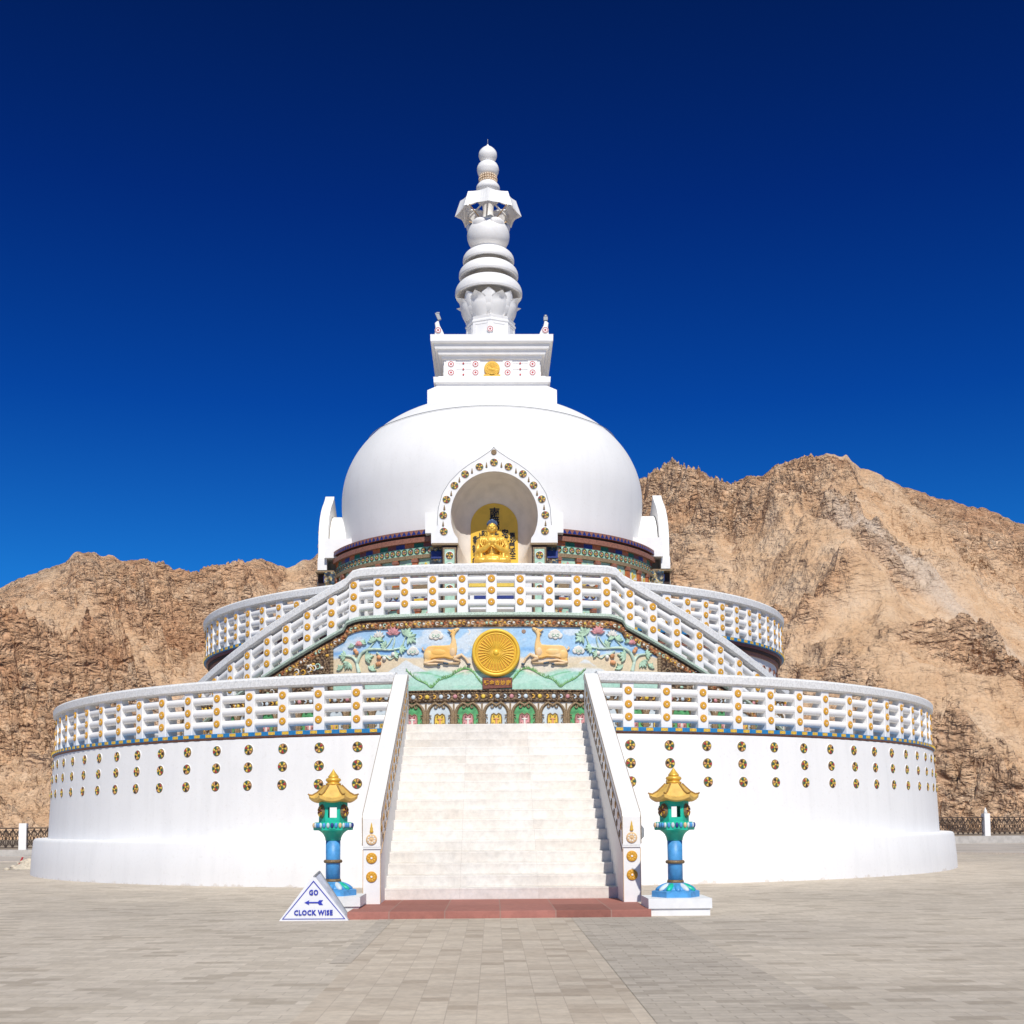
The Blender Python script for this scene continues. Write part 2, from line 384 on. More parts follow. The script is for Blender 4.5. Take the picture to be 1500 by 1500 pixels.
bandlathe([(8.3,3.30),(12.6,3.232)], 'terrace_floor', WALLG)
# wall medallions: three rows
def wallR(z): return 12.75 + (z-.95)*(12.655-12.75)/2.15
cols = [-13.12-3.83*i for i in range(17)] + [12.59+3.95*i for i in range(16)]
for a in cols:
    for z in (2.865, 2.49, 2.105):
        place(ME_WHEEL, 'wheel_medallion', ST, wallR(z), rad(a), z)
# second drum
bandlathe([(8.46,3.25),(8.44,5.68)], 'upper_drum_wall', WHITE)
keyband(8.66, 5.93, 6.02, .33, 'greek_key_band')
mb = MB()
for i, (r, z0, z1) in enumerate(((8.60,5.86,5.93),(8.55,5.78,5.86),(8.50,5.68,5.78))):
    mb.sweep([(r-.2,z0),(r,z0),(r,z1),(r-.2,z1)], ring(), mi=i)
mb.obj('dentil_cornice', [MAROON, DARK, RUST], ST)
bandlathe([(4.2,6.06),(8.6,6.02)], 'upper_terrace_floor', WALLG)
# red scrolls on the second drum wall
for a in rangedeg(48, 92, 4.2):
    for sg in (-1, 1):
        t = rad(a*sg); MB().tube([(.09*cos(u), -.01, .09*sin(u)) for u in lin(0, 4.4, 10)], lin(.022,.010,10), 5).obj('scroll_ornament', [RUST], ST, (8.45*sin(t), -8.45*cos(t), 5.42), t)

# ---- ornamental drum (frieze) in four sectors between the niches
GAP = 19.5
SECT = [(rad(90*k+GAP), rad(90*(k+1)-GAP)) for k in range(4)]
def cells(R, z0, z1, width, fn, mats, name, thick=.12, core=None):
    for a, b in SECT:
        mb = MB(); n = max(1, round((b-a)*R/width)); da = (b-a)/n
        for i in range(n):
            t = a+(i+.5)*da; q = MB(); fn(q, i, R*da/2*1.002, z0, z1)
            q.xf(Matrix.Rotation(t,4,'Z') @ Matrix.Translation((0,-R,0))); mb.add(q.v, q.f, q.m)
        mb.obj(name, mats, ST)
def f_tri(q, i, h, z0, z1):
    q.add([(-h,0,z0),(h,0,z0),(h,0,z1),(-h,0,z1)], [(0,1,2,3)], 0)
    q.add([(-h*.9,-.006,z0+.01),(h*.9,-.006,z0+.01),(0,-.006,z1-.012)], [(0,1,2)], 1)
    q.add([(-h,0,z1),(h,0,z1),(h,.3,z1+.02),(-h,.3,z1+.02)], [(0,1,2,3)], 2)
    q.add([(-h,.2,z0),(h,.2,z0),(h,0,z0),(-h,0,z0)], [(0,1,2,3)], 2)
cells(5.06, 9.09, 9.22, .156, f_tri, [RUST, NAVY, MAROON], 'triangle_frieze')
def simple(R, z0, z1, name, mat, d=.3):
    for a, b in SECT: MB().sweep([(R-d,z0),(R,z0),(R,z1),(R-d,z1)], lin(a, b, 24)).obj(name, [mat], ST)
simple(4.97, 9.02, 9.09, 'dark_moulding', DARK)
simple(5.05, 8.89, 9.02, 'cornice', RUST)
def f_blk(q, i, h, z0, z1): q.add([(-h,0,z0),(h,0,z0),(h,0,z1),(-h,0,z1)], [(0,1,2,3)], i % 4)
cells(4.95, 8.77, 8.89, .29, f_blk, [ORANGE, GREEN, MAROON, NAVY], 'painted_beam')
def f_circ(q, i, h, z0, z1):
    q.add([(-h,0,z0),(h,0,z0),(h,0,z1),(-h,0,z1)], [(0,1,2,3)], 0)
    r = min(h, (z1-z0)/2)*.93; zc = (z0+z1)/2; n = 14
    q.add([(k*cos(2*pi*j/n), -.006, zc+k*sin(2*pi*j/n)) for k in (r*.86, r) for j in range(n)], [(j, n+j, n+(j+1)%n, (j+1)%n) for j in range(n)], 2)
    q.add([(r*.80*cos(2*pi*j/n), -.008, zc+r*.80*sin(2*pi*j/n)) for j in range(n)], [tuple(range(n))], 1)
    for j in range(5):
        a = 2*pi*j/5+i; q.box(r*.42*cos(a)-.014, r*.42*cos(a)+.014, -.013, -.008, zc+r*.42*sin(a)-.014, zc+r*.42*sin(a)+.014, (3,4,5,3,4)[j])
cells(4.94, 8.56, 8.77, .20, f_circ, [MINTP, CARVE, GREEN, YEL, PINK, MINTP], 'roundel_frieze')
simple(4.98, 8.46, 8.56, 'ledge_moulding', CARVEL)
def flower(q, cx, zc, s, k):
    for j in range(7):
        a = rad(-10+j*33.3); L = .15*s; c, sn = cos(a), sin(a)
        out = [(cx+x*c-z*sn, zc+x*sn+z*c) for x, z in ((0,-.02*s),(L*.55,-.045*s),(L,0),(L*.55,.045*s),(0,.02*s))]
        q.poly(out, -.035+.002*j, -.004, (1,4,1,5,1,4,1)[(j+k)%7])
def f_pan(q, i, h, z0, z1):
    q.add([(-h,0,z0),(h,0,z0),(h,0,z1),(-h,0,z1)], [(0,1,2,3)], 0)
    q.box(-h, -h+.15, -.08, 0, z0, z1, 2); q.box(-h-.02, -h+.17, -.10, 0, z1-.10, z1-.02, 3)
    for zz in (z1-.36, z0+.10): flower(q, .07, zz, 1.7, i)
    q.box(-h+.2, h-.02, -.02, 0, z0+.02, z0+.08, 6)
cells(4.90, 7.72, 8.46, .62, f_pan, [MINTP, YEL, ORANGE, RUST, CREAM, PINK, NAVY], 'lotus_panel_frieze')
simple(5.0, 7.6, 7.72, 'lower_moulding', CARVEL)
cells(4.9, 7.36, 7.6, .22, f_circ, [SKYT, CARVE, NAVY, YEL, PINK, MINTP], 'roundel_frieze')
cells(4.95, 7.1, 7.36, .29, f_blk, [ORANGE, YEL, MAROON, NAVY], 'painted_beam')
cells(4.9, 6.5, 7.1, .55, f_pan, [MINTP, YEL, ORANGE, RUST, CREAM, PINK, NAVY], 'lotus_panel_frieze')
cells(5.05, 6.05, 6.5, .4, f_blk, [MAROON, YEL, CARVE, MINTP], 'base_course')
simple(4.8, 6.05, 9.2, 'drum_core', MAROON, .5)

# ---- dome with the four niche hollows cut out of it
prof = [(4.55,9.15),(4.585,9.67),(4.61,10.1),(4.64,10.5),(4.665,10.94),(4.64,11.36),(4.54,11.8),(4.36,12.22),(4.13,12.58),(3.82,12.93),(3.44,13.25),(2.98,13.53),(2.45,13.76),(1.9,13.94),(1.2,14.08),(.0,14.13)]
def smoothprof(p, k=4):
    P = [np.array(q) for q in p]; out = []
    for i in range(len(P)-1):
        a, b, c, d = P[max(i-1,0)], P[i], P[i+1], P[min(i+2,len(P)-1)]
        for j in range(k):
            t = j/k; out.append(tuple(.5*((2*b)+(-a+c)*t+(2*a-5*b+4*c-d)*t*t+(-a+3*b-3*c+d)*t**3)))
    out.append(tuple(P[-1])); return out
mb = MB(); pp = smoothprof(prof); n = 240; OPEN_C, OPEN_R = 9.62, 1.10
vs = [(r*sin(2*pi*i/n), -r*cos(2*pi*i/n), z) for r, z in pp for i in range(n)]
def innich(i, k):
    r = (pp[k][0]+pp[k+1][0])/2; z = (pp[k][1]+pp[k+1][1])/2; a = 2*pi*(i+.5)/n; x, y = r*sin(a), r*cos(a)
    if y > 0 and abs(x) < 1.42 and (abs(x) < 1.2 and z < 9.7 or x*x+(z-9.5)**2 < 1.38**2): return True
    return False
fs = [(k*n+i, k*n+(i+1)%n, (k+1)*n+(i+1)%n, (k+1)*n+i) for k in range(len(pp)-1) for i in range(n) if not innich(i, k)]
mb.add(vs, fs, 0, True); mb.v = [(x*.99-.045, y*.99, z) for x, y, z in mb.v]; mb.obj('dome', [WDOME], ST)
# lightning wire round the dome shoulder
pts = []
for i in range(181):
    a = 2*pi*i/180; z = 12.90 + .06*abs(cos(2*a)) - .05*(1-abs(cos(a))); r = 3.885 + (12.9-z)*.9
    pts.append((r*.992*sin(a)-.045, -r*.992*cos(a), z))
MB().tube(pts, .011, 5, cap=False).obj('lightning_wire', [GREY], ST)

# ---- niches
def ogee(s=1., zb=8.72, foot=1.66):
    """outer outline of the niche face, symmetrical, (x,z)"""
    half = [(0,11.36),(.08,11.27),(.18,11.20),(.41,11.04),(.68,10.88),(.94,10.68),(1.21,10.40),(1.40,10.09),(1.515,9.68),(1.54,9.22),(1.55,9.09),(1.69,9.07),(1.69,zb)]
    return half
def niche(rz, front):
    root = bpy.data.objects.new('niche', None); C.objects.link(root); root.parent = ST; root.rotation_euler = (0,0,rz)
    half = ogee(); YF, YB = -5.20, -4.93
    # opening outline (right half, from top down)
    op = [(1.17*sin(rad(a)), 9.47+1.21*cos(rad(a))) for a in lin(0, 114, 16)] + [(.985,8.86),(.97,8.72)]
    no = 40
    def resample(P, m):
        P = [Vector(q) for q in P]; L = [0]
        for i in range(1, len(P)): L.append(L[-1] + (P[i]-P[i-1]).length)
        out = []
        for j in range(m):
            s = L[-1]*j/(m-1); i = max(k for k in range(len(L)) if L[k] <= s+1e-9); i = min(i, len(P)-2)
            t = (s-L[i])/max(L[i+1]-L[i], 1e-9); out.append(tuple(P[i].lerp(P[i+1], min(1, t))))
        return out
    A = resample(half, no); B = resample(op, no)
    mb = MB()
    for sx in (1, -1):
        fr = [(sx*x, YF, z) for x, z in A] + [(sx*x, YF, z) for x, z in B]
        bk = [(sx*x, YB, z) for x, z in A]
        f = [(i, i+1, no+i+1, no+i) if sx < 0 else (i, no+i, no+i+1, i+1) for i in range(no-1)]
        mb.add(fr, f, 0)
        e = [(i, i+1, no+i+1, no+i) for i in range(no-1)]
        mb.add([(sx*x, YF, z) for x, z in A] + bk, [q if sx > 0 else q[::-1] for q in e], 0)
        # back of the slab
        mb.add([(sx*x, YB, z) for x, z in A] + [(sx*x, YB, z) for x, z in B], [q[::-1] for q in f], 0)
        mb.add([(sx*half[-1][0], YF, half[-1][1]), (sx*op[-1][0], YF, op[-1][1]), (sx*op[-1][0], YB, op[-1][1]), (sx*half[-1][0], YB, half[-1][1])], [(0,1,2,3)], 0)
    mb.obj('niche_face', [WTRIM], root)
    # outline groove
    for sx in (1, -1):
        g = [(sx*(x-.012), YF-.003, z-.012) for x, z in resample(half[:10], 30)]
        MB().tube(g, .007, 4).obj('painted_outline', [GREY], root)
    # body behind
    mb = MB(); mb.box(-1.86, -1.15, -4.98, -3.9, 9.05, 9.62); mb.box(1.15, 1.86, -4.98, -3.9, 9.05, 9.62)
    bo = [(1.28*sin(rad(a)), 9.45+1.22*cos(rad(a))) for a in lin(-100, 100, 25)]
    vs = [(x, y, z) for y in (-4.9, -4.0) for x, z in bo]; m_ = len(bo)
    mb.add(vs, [(i, i+1, m_+i+1, m_+i) for i in range(m_-1)], 0, True)
    mb.obj('niche_vault', [WTRIM], root)
    # hollow interior lofted back to the gilt panel
    gp = [(.655*sin(rad(a)), 9.47+.655*cos(rad(a))) for a in lin(0, 90, 12)] + [(.655,8.6),(.655,8.16)]
    opx = B[:-1] + [(1.02, 8.16)]
    G = resample(gp, no); lay = []
    for y, t in ((YF, 0.), (-4.95, .03), (-4.65, .10), (-4.35, .24), (-4.12, .48), (-3.98, .78), (-3.93, 1.)):
        lay.append([((1-t)*b[0]+t*g[0], y, (1-t)*b[1]+t*g[1]) for b, g in zip(opx, G)])
    mb = MB()
    for sx in (1, -1):
        vs = [(sx*x, y, z) for l in lay for x, y, z in l]
        f = [(k*no+i, k*no+i+1, (k+1)*no+i+1, (k+1)*no+i) for k in range(len(lay)-1) for i in range(no-1)]
        mb.add(vs, f if sx < 0 else [q[::-1] for q in f], 0, True)
    mb.box(-1.05, 1.05, -5.2, -3.9, 8.05, 8.155, 0)
    mb.obj('niche_hollow', [NICHE], root)
    full = [(x, z) for x, z in G] + [(-x, z) for x, z in G[::-1][:-1]]
    MB().poly(full, -3.95, -3.9, 0).obj('gilt_panel', [YGOLD], root)
    # painted piers
    for sx in (1, -1):
        mb = MB(); x0, x1 = sorted((sx*1.0, sx*1.40))
        mb.box(x0, x1, -5.22, -4.5, 6.1, 8.70, 0); mb.box(x0+.03, x1-.03, -5.232, -5.2, 6.3, 8.60, 1); mb.box(x0+.07, x1-.07, -5.238, -5.2, 6.35, 8.55, 2)
        mb.box(x0-.03 if sx > 0 else x0-.27, x1+.27 if sx > 0 else x1+.03, -5.27, -4.5, 8.66, 8.715, 3)
        pr = mb.obj('pier', [DARK, CARVEL, MINTP, CARVEL], root)
        for z in (8.38, 8.08, 7.78, 7.48):
            link('wheel_medallion', ME_WHEELS, pr, (sx*1.2, -5.24, z))
        sx_ = sx; mb = MB(); mb.box(*sorted((sx*1.40, sx*1.72)), -5.0, -4.3, 6.1, 8.66, 0)
        for k, zz in enumerate((8.45, 8.15, 7.8)): mb.box(*sorted((sx*1.42, sx*1.70)), -5.02, -4.95, zz-.1, zz+.1, 1+k)
        mb.obj('side_pier', [ORN3, NAVY, ORN3, GREEN], root)
    # medallions round the arch
    for x, z in ((0,10.92),(.39,10.80),(.775,10.60),(1.06,10.29),(1.276,9.91),(1.366,9.48),(1.352,9.04)):
        for sg in ((1,) if x == 0 else (1, -1)):
            o = link('wheel_medallion', ME_WHEELS, root, (sg*x, YF, z)); o.rotation_euler[1] = random.uniform(0, 6.28)
    for x, z in ((.20,10.85),(.59,10.69),(.93,10.45),(1.15,10.08),(1.335,9.69),(1.37,9.25)):
        for sg in (1, -1): link('finial_ornament', ME_FIND, root, (sg*x, YF-.005, z))
    mb = MB(); disc(mb, .075, -.02, .01, 0, 16, .1); mb.obj('crest_roundel', [BRONZE], root, (0, YF, 11.20))
    # plinth wall under the hollow
    mb = MB(); mb.box(-1.0, 1.0, -5.1, -4.4, 6.1, 8.05); mb.obj('altar_wall', [WTRIM], root)
    if front:
        mb = MB(); mb.box(-.72,.66,-5.5,-5.1,7.49,7.62,0); mb.box(-.66,.6,-5.45,-5.1,6.9,7.49,1); mb.box(-.55,.5,-5.46,-5.44,7.17,7.26,2); mb.box(-.09,-.07,-5.465,-5.45,7.2,7.5,2)
        mb.obj('altar', [YEL, WTRIM, NAVY], root)
    return root
fn = niche(0, True)
for k in (1, 2, 3): niche(pi/2*k, False)
def textmesh(txt, size, bold=0., depth=.004):
    cu = bpy.data.curves.new('t', 'FONT'); cu.body = txt; cu.size = size; cu.offset = bold; cu.extrude = depth
    cu.align_x = 'CENTER'; cu.align_y = 'CENTER'; cu.resolution_u = 2; cu.space_character = 1.12 if txt.isascii() else 1
    o = bpy.data.objects.new('t', cu); C.objects.link(o); bpy.context.view_layer.update()
    me = bpy.data.meshes.new_from_object(o.evaluated_get(bpy.context.evaluated_depsgraph_get()))
    bpy.data.objects.remove(o); bpy.data.curves.remove(cu)
    me.transform(Matrix.Rotation(pi/2, 4, 'X')); return me
def lettering(lines, name, mat, parent, y):
    """lines: (text, x, z, size, bold, xscale) joined into one mesh"""
    bm = bmesh.new()
    for t, x, z, s, b, xs in lines:
        me = textmesh(t, s, b); me.transform(Matrix.Translation((x, y, z)) @ Matrix.Diagonal((xs,1,1,1))); bm.from_mesh(me); bpy.data.meshes.remove(me)
    me = bpy.data.meshes.new(name); bm.to_mesh(me); bm.free(); me.materials.clear(); me.materials.append(mat)
    for p in me.polygons: p.material_index = 0
    return link(name, me, parent)
L = []
for i, ch in enumerate('南無妙法蓮華經'): L.append((ch, .01, 9.84-.225*i, .29 - .01*i, .008, 1))
for cx, z0, s, w in ((-.53,9.12,.12,'多寶如來大持國天'), (-.40,9.20,.13,'上行菩薩無邊行'), (-.27,9.26,.14,'釋迦牟尼佛'), (.30,9.28,.16,'安立行菩薩'), (.50,9.20,.14,'毘沙門天王')):
    for i, ch in enumerate(w): L.append((ch, cx+.015*sin(i*2.1), z0-s*1.05*i, s*1.22, .006, 1))
lettering(L, 'black_calligraphy', BLACK, fn, -3.956)

# ---- harmika and spire
CX = -.03
def sq(mb, h0, z0, h1, z1, mi=0, cx=CX):
    mb.lathe([(h0*1.41421,z0),(h1*1.41421,z1)], 4, (cx,0), mi, False, True, .5); return mb
mb = MB(); sq(mb, 1.92, 13.2, 1.92, 14.06); sq(mb, 1.92, 14.06, 1.66, 14.27); sq(mb, 1.64, 14.25, 1.69, 14.36); mb.obj('harmika_base', [WDOME], ST)
mb = MB(); sq(mb, 1.70, 14.34, 1.74, 14.37); sq(mb, 1.74, 14.37, 1.75, 14.53); sq(mb, 1.62, 14.53, 1.60, 14.60); mb.obj('lower_slab', [WTRIM], ST)
HB = sq(MB(), 1.44, 14.58, 1.44, 15.20).obj('harmika_box', [WTRIM], ST)
mb = MB(); sq(mb, 1.50, 15.17, 1.52, 15.27); sq(mb, 1.60, 15.27, 1.64, 15.41); sq(mb, 1.70, 15.41, 1.74, 15.56); sq(mb, 1.80, 15.56, 1.83, 15.60); sq(mb, 1.83, 15.60, 1.835, 15.80); mb.obj('stepped_cornice', [WTRIM], ST)
for k in range(4):
    rz = pi/2*k; M = Matrix.Rotation(rz, 4, 'Z')
    for x in (-1.23, -.495, .47, 1.22):
        mb = MB(); mb.box(x-.14, x+.14, -1.462, -1.42, 14.60, 15.17); 
        p = mb.obj('pilaster', [WTRIM], ST, (CX,0,0), rz)
        for z in (15.02, 14.76): link('target_emblem', ME_TARGET, p, (x, -1.464, z))
    for x in (-.86, .85):
        mb = MB()
        for z in (15.06, 14.88): mb.box(x-.22, x+.22, -1.452, -1.42, z-.02, z+.02, 0)
        for z in (15.05, 14.87, 14.70):
            q = MB(); disc(q, .026, -.02, .01, 1, 10, .2); q.xf(Matrix.Translation((x, -1.452, z))); mb.add(q.v, q.f, q.m)
        mb.obj('panel_studs', [WTRIM, RED], ST, (CX,0,0), rz)
    mb = MB(); disc(mb, .235, -.05, .02, 0, 28, .10); disc(mb, .19, -.058, -.03, 0, 28, .02)
    for j in range(20):
        a = 2*pi*j/20; mb.tube([(.03*cos(a), -.06, .03*sin(a)), (.18*cos(a), -.062, .18*sin(a))], .009, 5)
    mb.box(-.25,.25,-.05,.02,-.235,-.185)
    o = mb.obj('sun_disc', [GOLD], ST, (0,0,0), rz); o.location = M @ Vector((CX, -1.46, 14.87))
# corner horns, lamps
for i, (sx, sy) in enumerate(((-1,-1),(1,-1),(1,1),(-1,1))):
    x, y = CX+sx*1.58, sy*1.68
    mb = MB(); o_ = -1 if sx < 0 else 1
    out = [(-.17*o_*1.0,15.79),(.13*o_,15.79),(.10*o_,16.02),(.12*o_,16.16),(.05*o_,16.22),(0.0,16.22),(-.03*o_,16.08),(-.11*o_,15.93)]
    mb.poly(out, -.13, .13, 0, .02)
    h = mb.obj('corner_horn', [WTRIM], ST, (x, y, 0))
    link('target_emblem', ME_TARGET, h, (.02*o_, -.14, 15.93))
    if sy < 0:
        mb = MB(); mb.tube([(.03*o_,0,16.2),(.03*o_,0,16.33)], .02, 6)
        if sx < 0: mb.box(-.05,.05,-.05,.05,-.10,.12, 0, Matrix.Translation((-.02,0,16.40)) @ Matrix.Rotation(rad(-24),4,'Y')); mb.box(-.07,.02,-.06,.06,16.49,16.52)
        else: mb.box(-.02,.10,-.05,.06,16.28,16.38); mb.lathe([(.0,16.34),(.05,16.36),(.05,16.44),(.0,16.46)], 8, (.04,0))
        mb.obj('corner_floodlight', [GREY], h)
SX = -.115
def lz(prof, name, mat, n=48, parent=ST, smooth=True, ph=0, k=0):
    return MB().lathe(smoothprof(prof, k) if k else prof, n, (SX,0), 0, smooth, True, ph).obj(name, [mat], parent)
mb = MB(); oc = 1/cos(pi/8)
mb.lathe([(.80,15.79),(.80,15.9),(.765,15.92),(.765,16.68),(.79,16.70),(.79,16.75),(.75,16.78),(.78,16.86),(.70,16.9)], 8, (SX+.05,0), 0, False, True, 0)
ped = mb.obj('octagonal_pedestal', [WTRIM], ST)
for k in range(8):
    a = 2*pi*(k+.5)/8; q = MB(); q.box(-.20,.20,-.012,.01,16.60,16.635); q.box(-.22,-.19,-.012,.01,16.05,16.635); q.box(.19,.22,-.012,.01,16.05,16.635)
    q.xf(Matrix.Translation((SX+.05,0,0)) @ Matrix.Rotation(a,4,'Z') @ Matrix.Translation((0,-.765*cos(pi/8),0))); q.obj('recessed_panel_frame', [WTRIM], ped)
link('target_emblem', ME_TARGET, ped, (SX+.04, -.775, 16.39))
# lotus: core plus petals
def petal(w, h, curl=.12, n=9, thick=.02):
    """petal standing in local frame facing -Y, base at origin"""
    mb = MB(); m = 9; vs = []
    for j in range(m):
        t = j/(m-1); wd = w*.5*(sin(pi*min(1,(t*.55+.20)))**.8) * (1 if t < .72 else max(.08, (1-((t-.72)/.28)**2)**.5)); out = .34*h*sin(t*pi*.62) + (curl*h*max(0,(t-.75)/.25)**1.5)
        for i in range(n):
            s = -1+2*i/(n-1); vs.append((wd*s, -out + .45*wd*abs(s)**2*.9, h*t))
    f = [(j*n+i, j*n+i+1, (j+1)*n+i+1, (j+1)*n+i) for j in range(m-1) for i in range(n-1)]
    o = len(vs); back = [(x, y+thick, z) for x, y, z in vs]
    mb.add(vs+back, f + [tuple(o+i for i in reversed(q)) for q in f] + [(i, o+i, o+i+1, i+1) for i in range((m-1)*n, m*n-1)] + [(j*n, o+j*n, o+(j+1)*n, (j+1)*n) for j in range(m-1)] + [(j*n+n-1, (j+1)*n+n-1, o+(j+1)*n+n-1, o+j*n+n-1) for j in range(m-1)], 0, True)
    return mb
lot = lz([(.62,16.88),(.76,17.02),(.84,17.2),(.80,17.38),(.62,17.5)], 'lotus_base', WTRIM, k=3)
pme = petal(.62, .66, .3).mesh('petal', [WTRIM]); pme2 = petal(.56, .74, .10).mesh('petal', [WTRIM])
for k in range(8):
    a = 2*pi*(k+.5)/8; link('petal', pme, lot, (SX+.70*sin(a), -.70*cos(a), 16.86), a)
    a = 2*pi*k/8; link('petal', pme2, lot, (SX+.66*sin(a), -.66*cos(a), 16.90), a)
mb = MB(); mb.lathe([(.50,17.4),(.48,18.0),(.46,18.6),(.44,19.0),(.40,19.5)], 32, (SX,0)); 
for k in range(4): 
    M = Matrix.Translation((SX,0,0)) @ Matrix.Rotation(pi/2*k+pi/4*0, 4, 'Z'); mb.box(-.09,.09,-.62,0,17.45,17.78,0,M)
mb.obj('spire_shaft', [WTRIM], ST)
for z0, r, k_ in ((17.74,1.055,1.30),(18.33,.935,1.08),(18.82,.81,1.)):
    lz([(a_, z0+(b_-z0)*k_) for a_, b_ in [(r*.45,z0+.12),(r*.93,z0-.02),(r*.985,z0-.01),(r*1.0,z0+.03),(r*.985,z0+.13),(r*.93,z0+.22),(r*.82,z0+.31),(r*.64,z0+.39),(r*.45,z0+.43)]], 'spire_disc', WTRIM, 64, k=3)
bowl = lz([(.30,19.27),(.46,19.30),(.60,19.43),(.665,19.62),(.66,19.82),(.58,20.0),(.42,20.10),(.28,20.10),(.22,20.05)], 'spire_bowl', WTRIM, 56, k=3)
pme3 = petal(.50, .50, -.35).mesh('petal', [WTRIM])
for k in range(6):
    a = 2*pi*(k+.5)/6; link('petal', pme3, bowl, (SX+.525*sin(a), -.525*cos(a), 19.62), a)
lz([(.16,19.9),(.30,20.0),(.33,20.12),(.20,20.25),(.16,20.5),(.22,20.8),(.36,20.95)], 'crown_neck', WTRIM, 32, k=2)
# crown: concave-sided octagon with open spokes
crown = bpy.data.objects.new('crown', None); C.objects.link(crown); crown.parent = ST; crown.location = (SX,0,0)
def octo(r, bow, n=8, a_off=0):
    P = []
    for k in range(8):
        a0 = 2*pi*k/8; a1 = 2*pi*(k+1)/8; A = Vector((r*sin(a0), -r*cos(a0))); B = Vector((r*sin(a1), -r*cos(a1)))
        for j in range(n):
            t = j/n; p = A.lerp(B, t); q = p.normalized()*bow*4*t*(1-t)*-1; P.append(p+q)
    return P
o1, o2, o3, o4, o5 = octo(1.055,.065), octo(.88,.07), octo(.84,.07), octo(1.00,.065), octo(1.05,.06)
lay = [(o1,20.40),(o2,20.86),(o3,20.86),(o4,20.43)]; m_ = len(o1)
vs = [(p.x, p.y, z + (.055*abs(((i%8)/8-.5))*2 if z < 20.5 else 0)*-1) for o_, z in lay for i, p in enumerate(o_)]
fs = [(k*m_+i, k*m_+(i+1)%m_, ((k+1)%4)*m_+(i+1)%m_, ((k+1)%4)*m_+i) for k in range(4) for i in range(m_)]
mb = MB(); mb.add(vs, fs, 0); mb.obj('crown_rim', [WTRIM], crown)
for k in range(8):
    a = 2*pi*(k+.5)/8; q = MB(); pts = [(0,-.22,20.92),(0,-.42,20.80),(0,-.62,20.72),(0,-.86,20.62)]
    q.tube(pts, [.045,.028,.028,.05], 8)
    q.xf(Matrix.Rotation(2*pi*k/8,4,'Z')); q.obj('crown_rib', [WTRIM], crown)
for k in range(4):
    q = MB(); q.tube([(0,-.28,20.12),(0,-.86,20.48)], .018, 5); q.xf(Matrix.Rotation(2*pi*(k+.5)/4,4,'Z')); q.obj('stay_rod', [PALE], crown)
mb = MB(); rr = octo(.88,.07); vs = [(p.x*s, p.y*s, z) for s, z in ((1.,20.85),(.88,20.87),(.88,20.83),(1.,20.81)) for p in rr]
mb.add(vs, [(k*m_+i, k*m_+(i+1)%m_, ((k+1)%4)*m_+(i+1)%m_, ((k+1)%4)*m_+i) for k in range(4) for i in range(m_)], 0); mb.obj('crown_inner_ring', [WTRIM], crown)
lz([(.34,20.85),(.36,20.95),(.30,21.05),(.27,21.12),(.36,21.20),(.37,21.30),(.30,21.40),(.24,21.46)], 'crown_roof', WTRIM, 32, k=3)
mb = MB()
for z, r in ((21.47,.26),(21.55,.27),(21.63,.26)):
    for i in range(22):
        a = 2*pi*i/22; mb.ell((SX+r*sin(a), -r*cos(a), z), (.036,.036,.036), 0, 7, 5)
mb.lathe([(.22,21.42),(.22,21.68)], 20, (SX,0), 0); mb.obj('bead_collar', [paint('peach_beads', (.78,.60,.42), .5)], ST)
b2 = lz([(.20,21.64),(.29,21.70),(.34,21.82),(.345,21.92),(.29,22.05),(.18,22.13),(.15,22.16)], 'upper_bulb', WTRIM, 32, k=3)
pme4 = petal(.26, .34, -.3).mesh('petal', [WTRIM])
for k in range(6): a = 2*pi*k/6; link('petal', pme4, b2, (SX+.235*sin(a), -.235*cos(a), 21.66), a)
lz([(.13,22.12),(.15,22.13),(.23,22.19),(.29,22.32),(.27,22.46),(.17,22.58),(.06,22.66),(.02,22.72)], 'jewel_ball', WTRIM, 32, k=3)
lz([(.125,22.11),(.165,22.14),(.13,22.17)], 'jewel_collar', PALE, 24)
lz([(.012,22.68),(.010,22.88),(.004,22.90)], 'spire_rod', GREY, 6)

# floodlights fixed near the niches
for x, y, z in ((5.05,-.45,9.05),):
    mb = MB(); mb.box(-.10,.10,-.10,.10,-.2,.05); mb.box(-.03,.03,-.03,.03,.05,.3); mb.obj('floodlight', [GREY], ST, (x, y, z))

# ------------------------------------------------------------------ landing wall with mural
LW = thing('landing_wall', 'curved landing wall with painted deer relief, gold wheel and carved arches', 'wall', (0,0,0))
A0, A1 = -51., 47.
ths = [rad(a) for a in lin(A0, A1, 197)]
mb = MB()   # solid wall with sloping top
for i in range(len(ths)-1):
    t, u = ths[i], ths[i+1]
vs = []; 
for t in ths:
    z = zl(t)
    for r, zz in ((10.15,3.2),(10.15,z-.02),(9.92,z-.02),(9.92,3.2)): vs.append((r*sin(t), -r*cos(t), zz))
fs = [(i*4+j, (i+1)*4+j, (i+1)*4+(j+1)%4, i*4+(j+1)%4)[::-1] for i in range(len(ths)-1) for j in range(4)]
mb.add(vs, fs, 0); mb.obj('wall_body', [CARVE], LW)
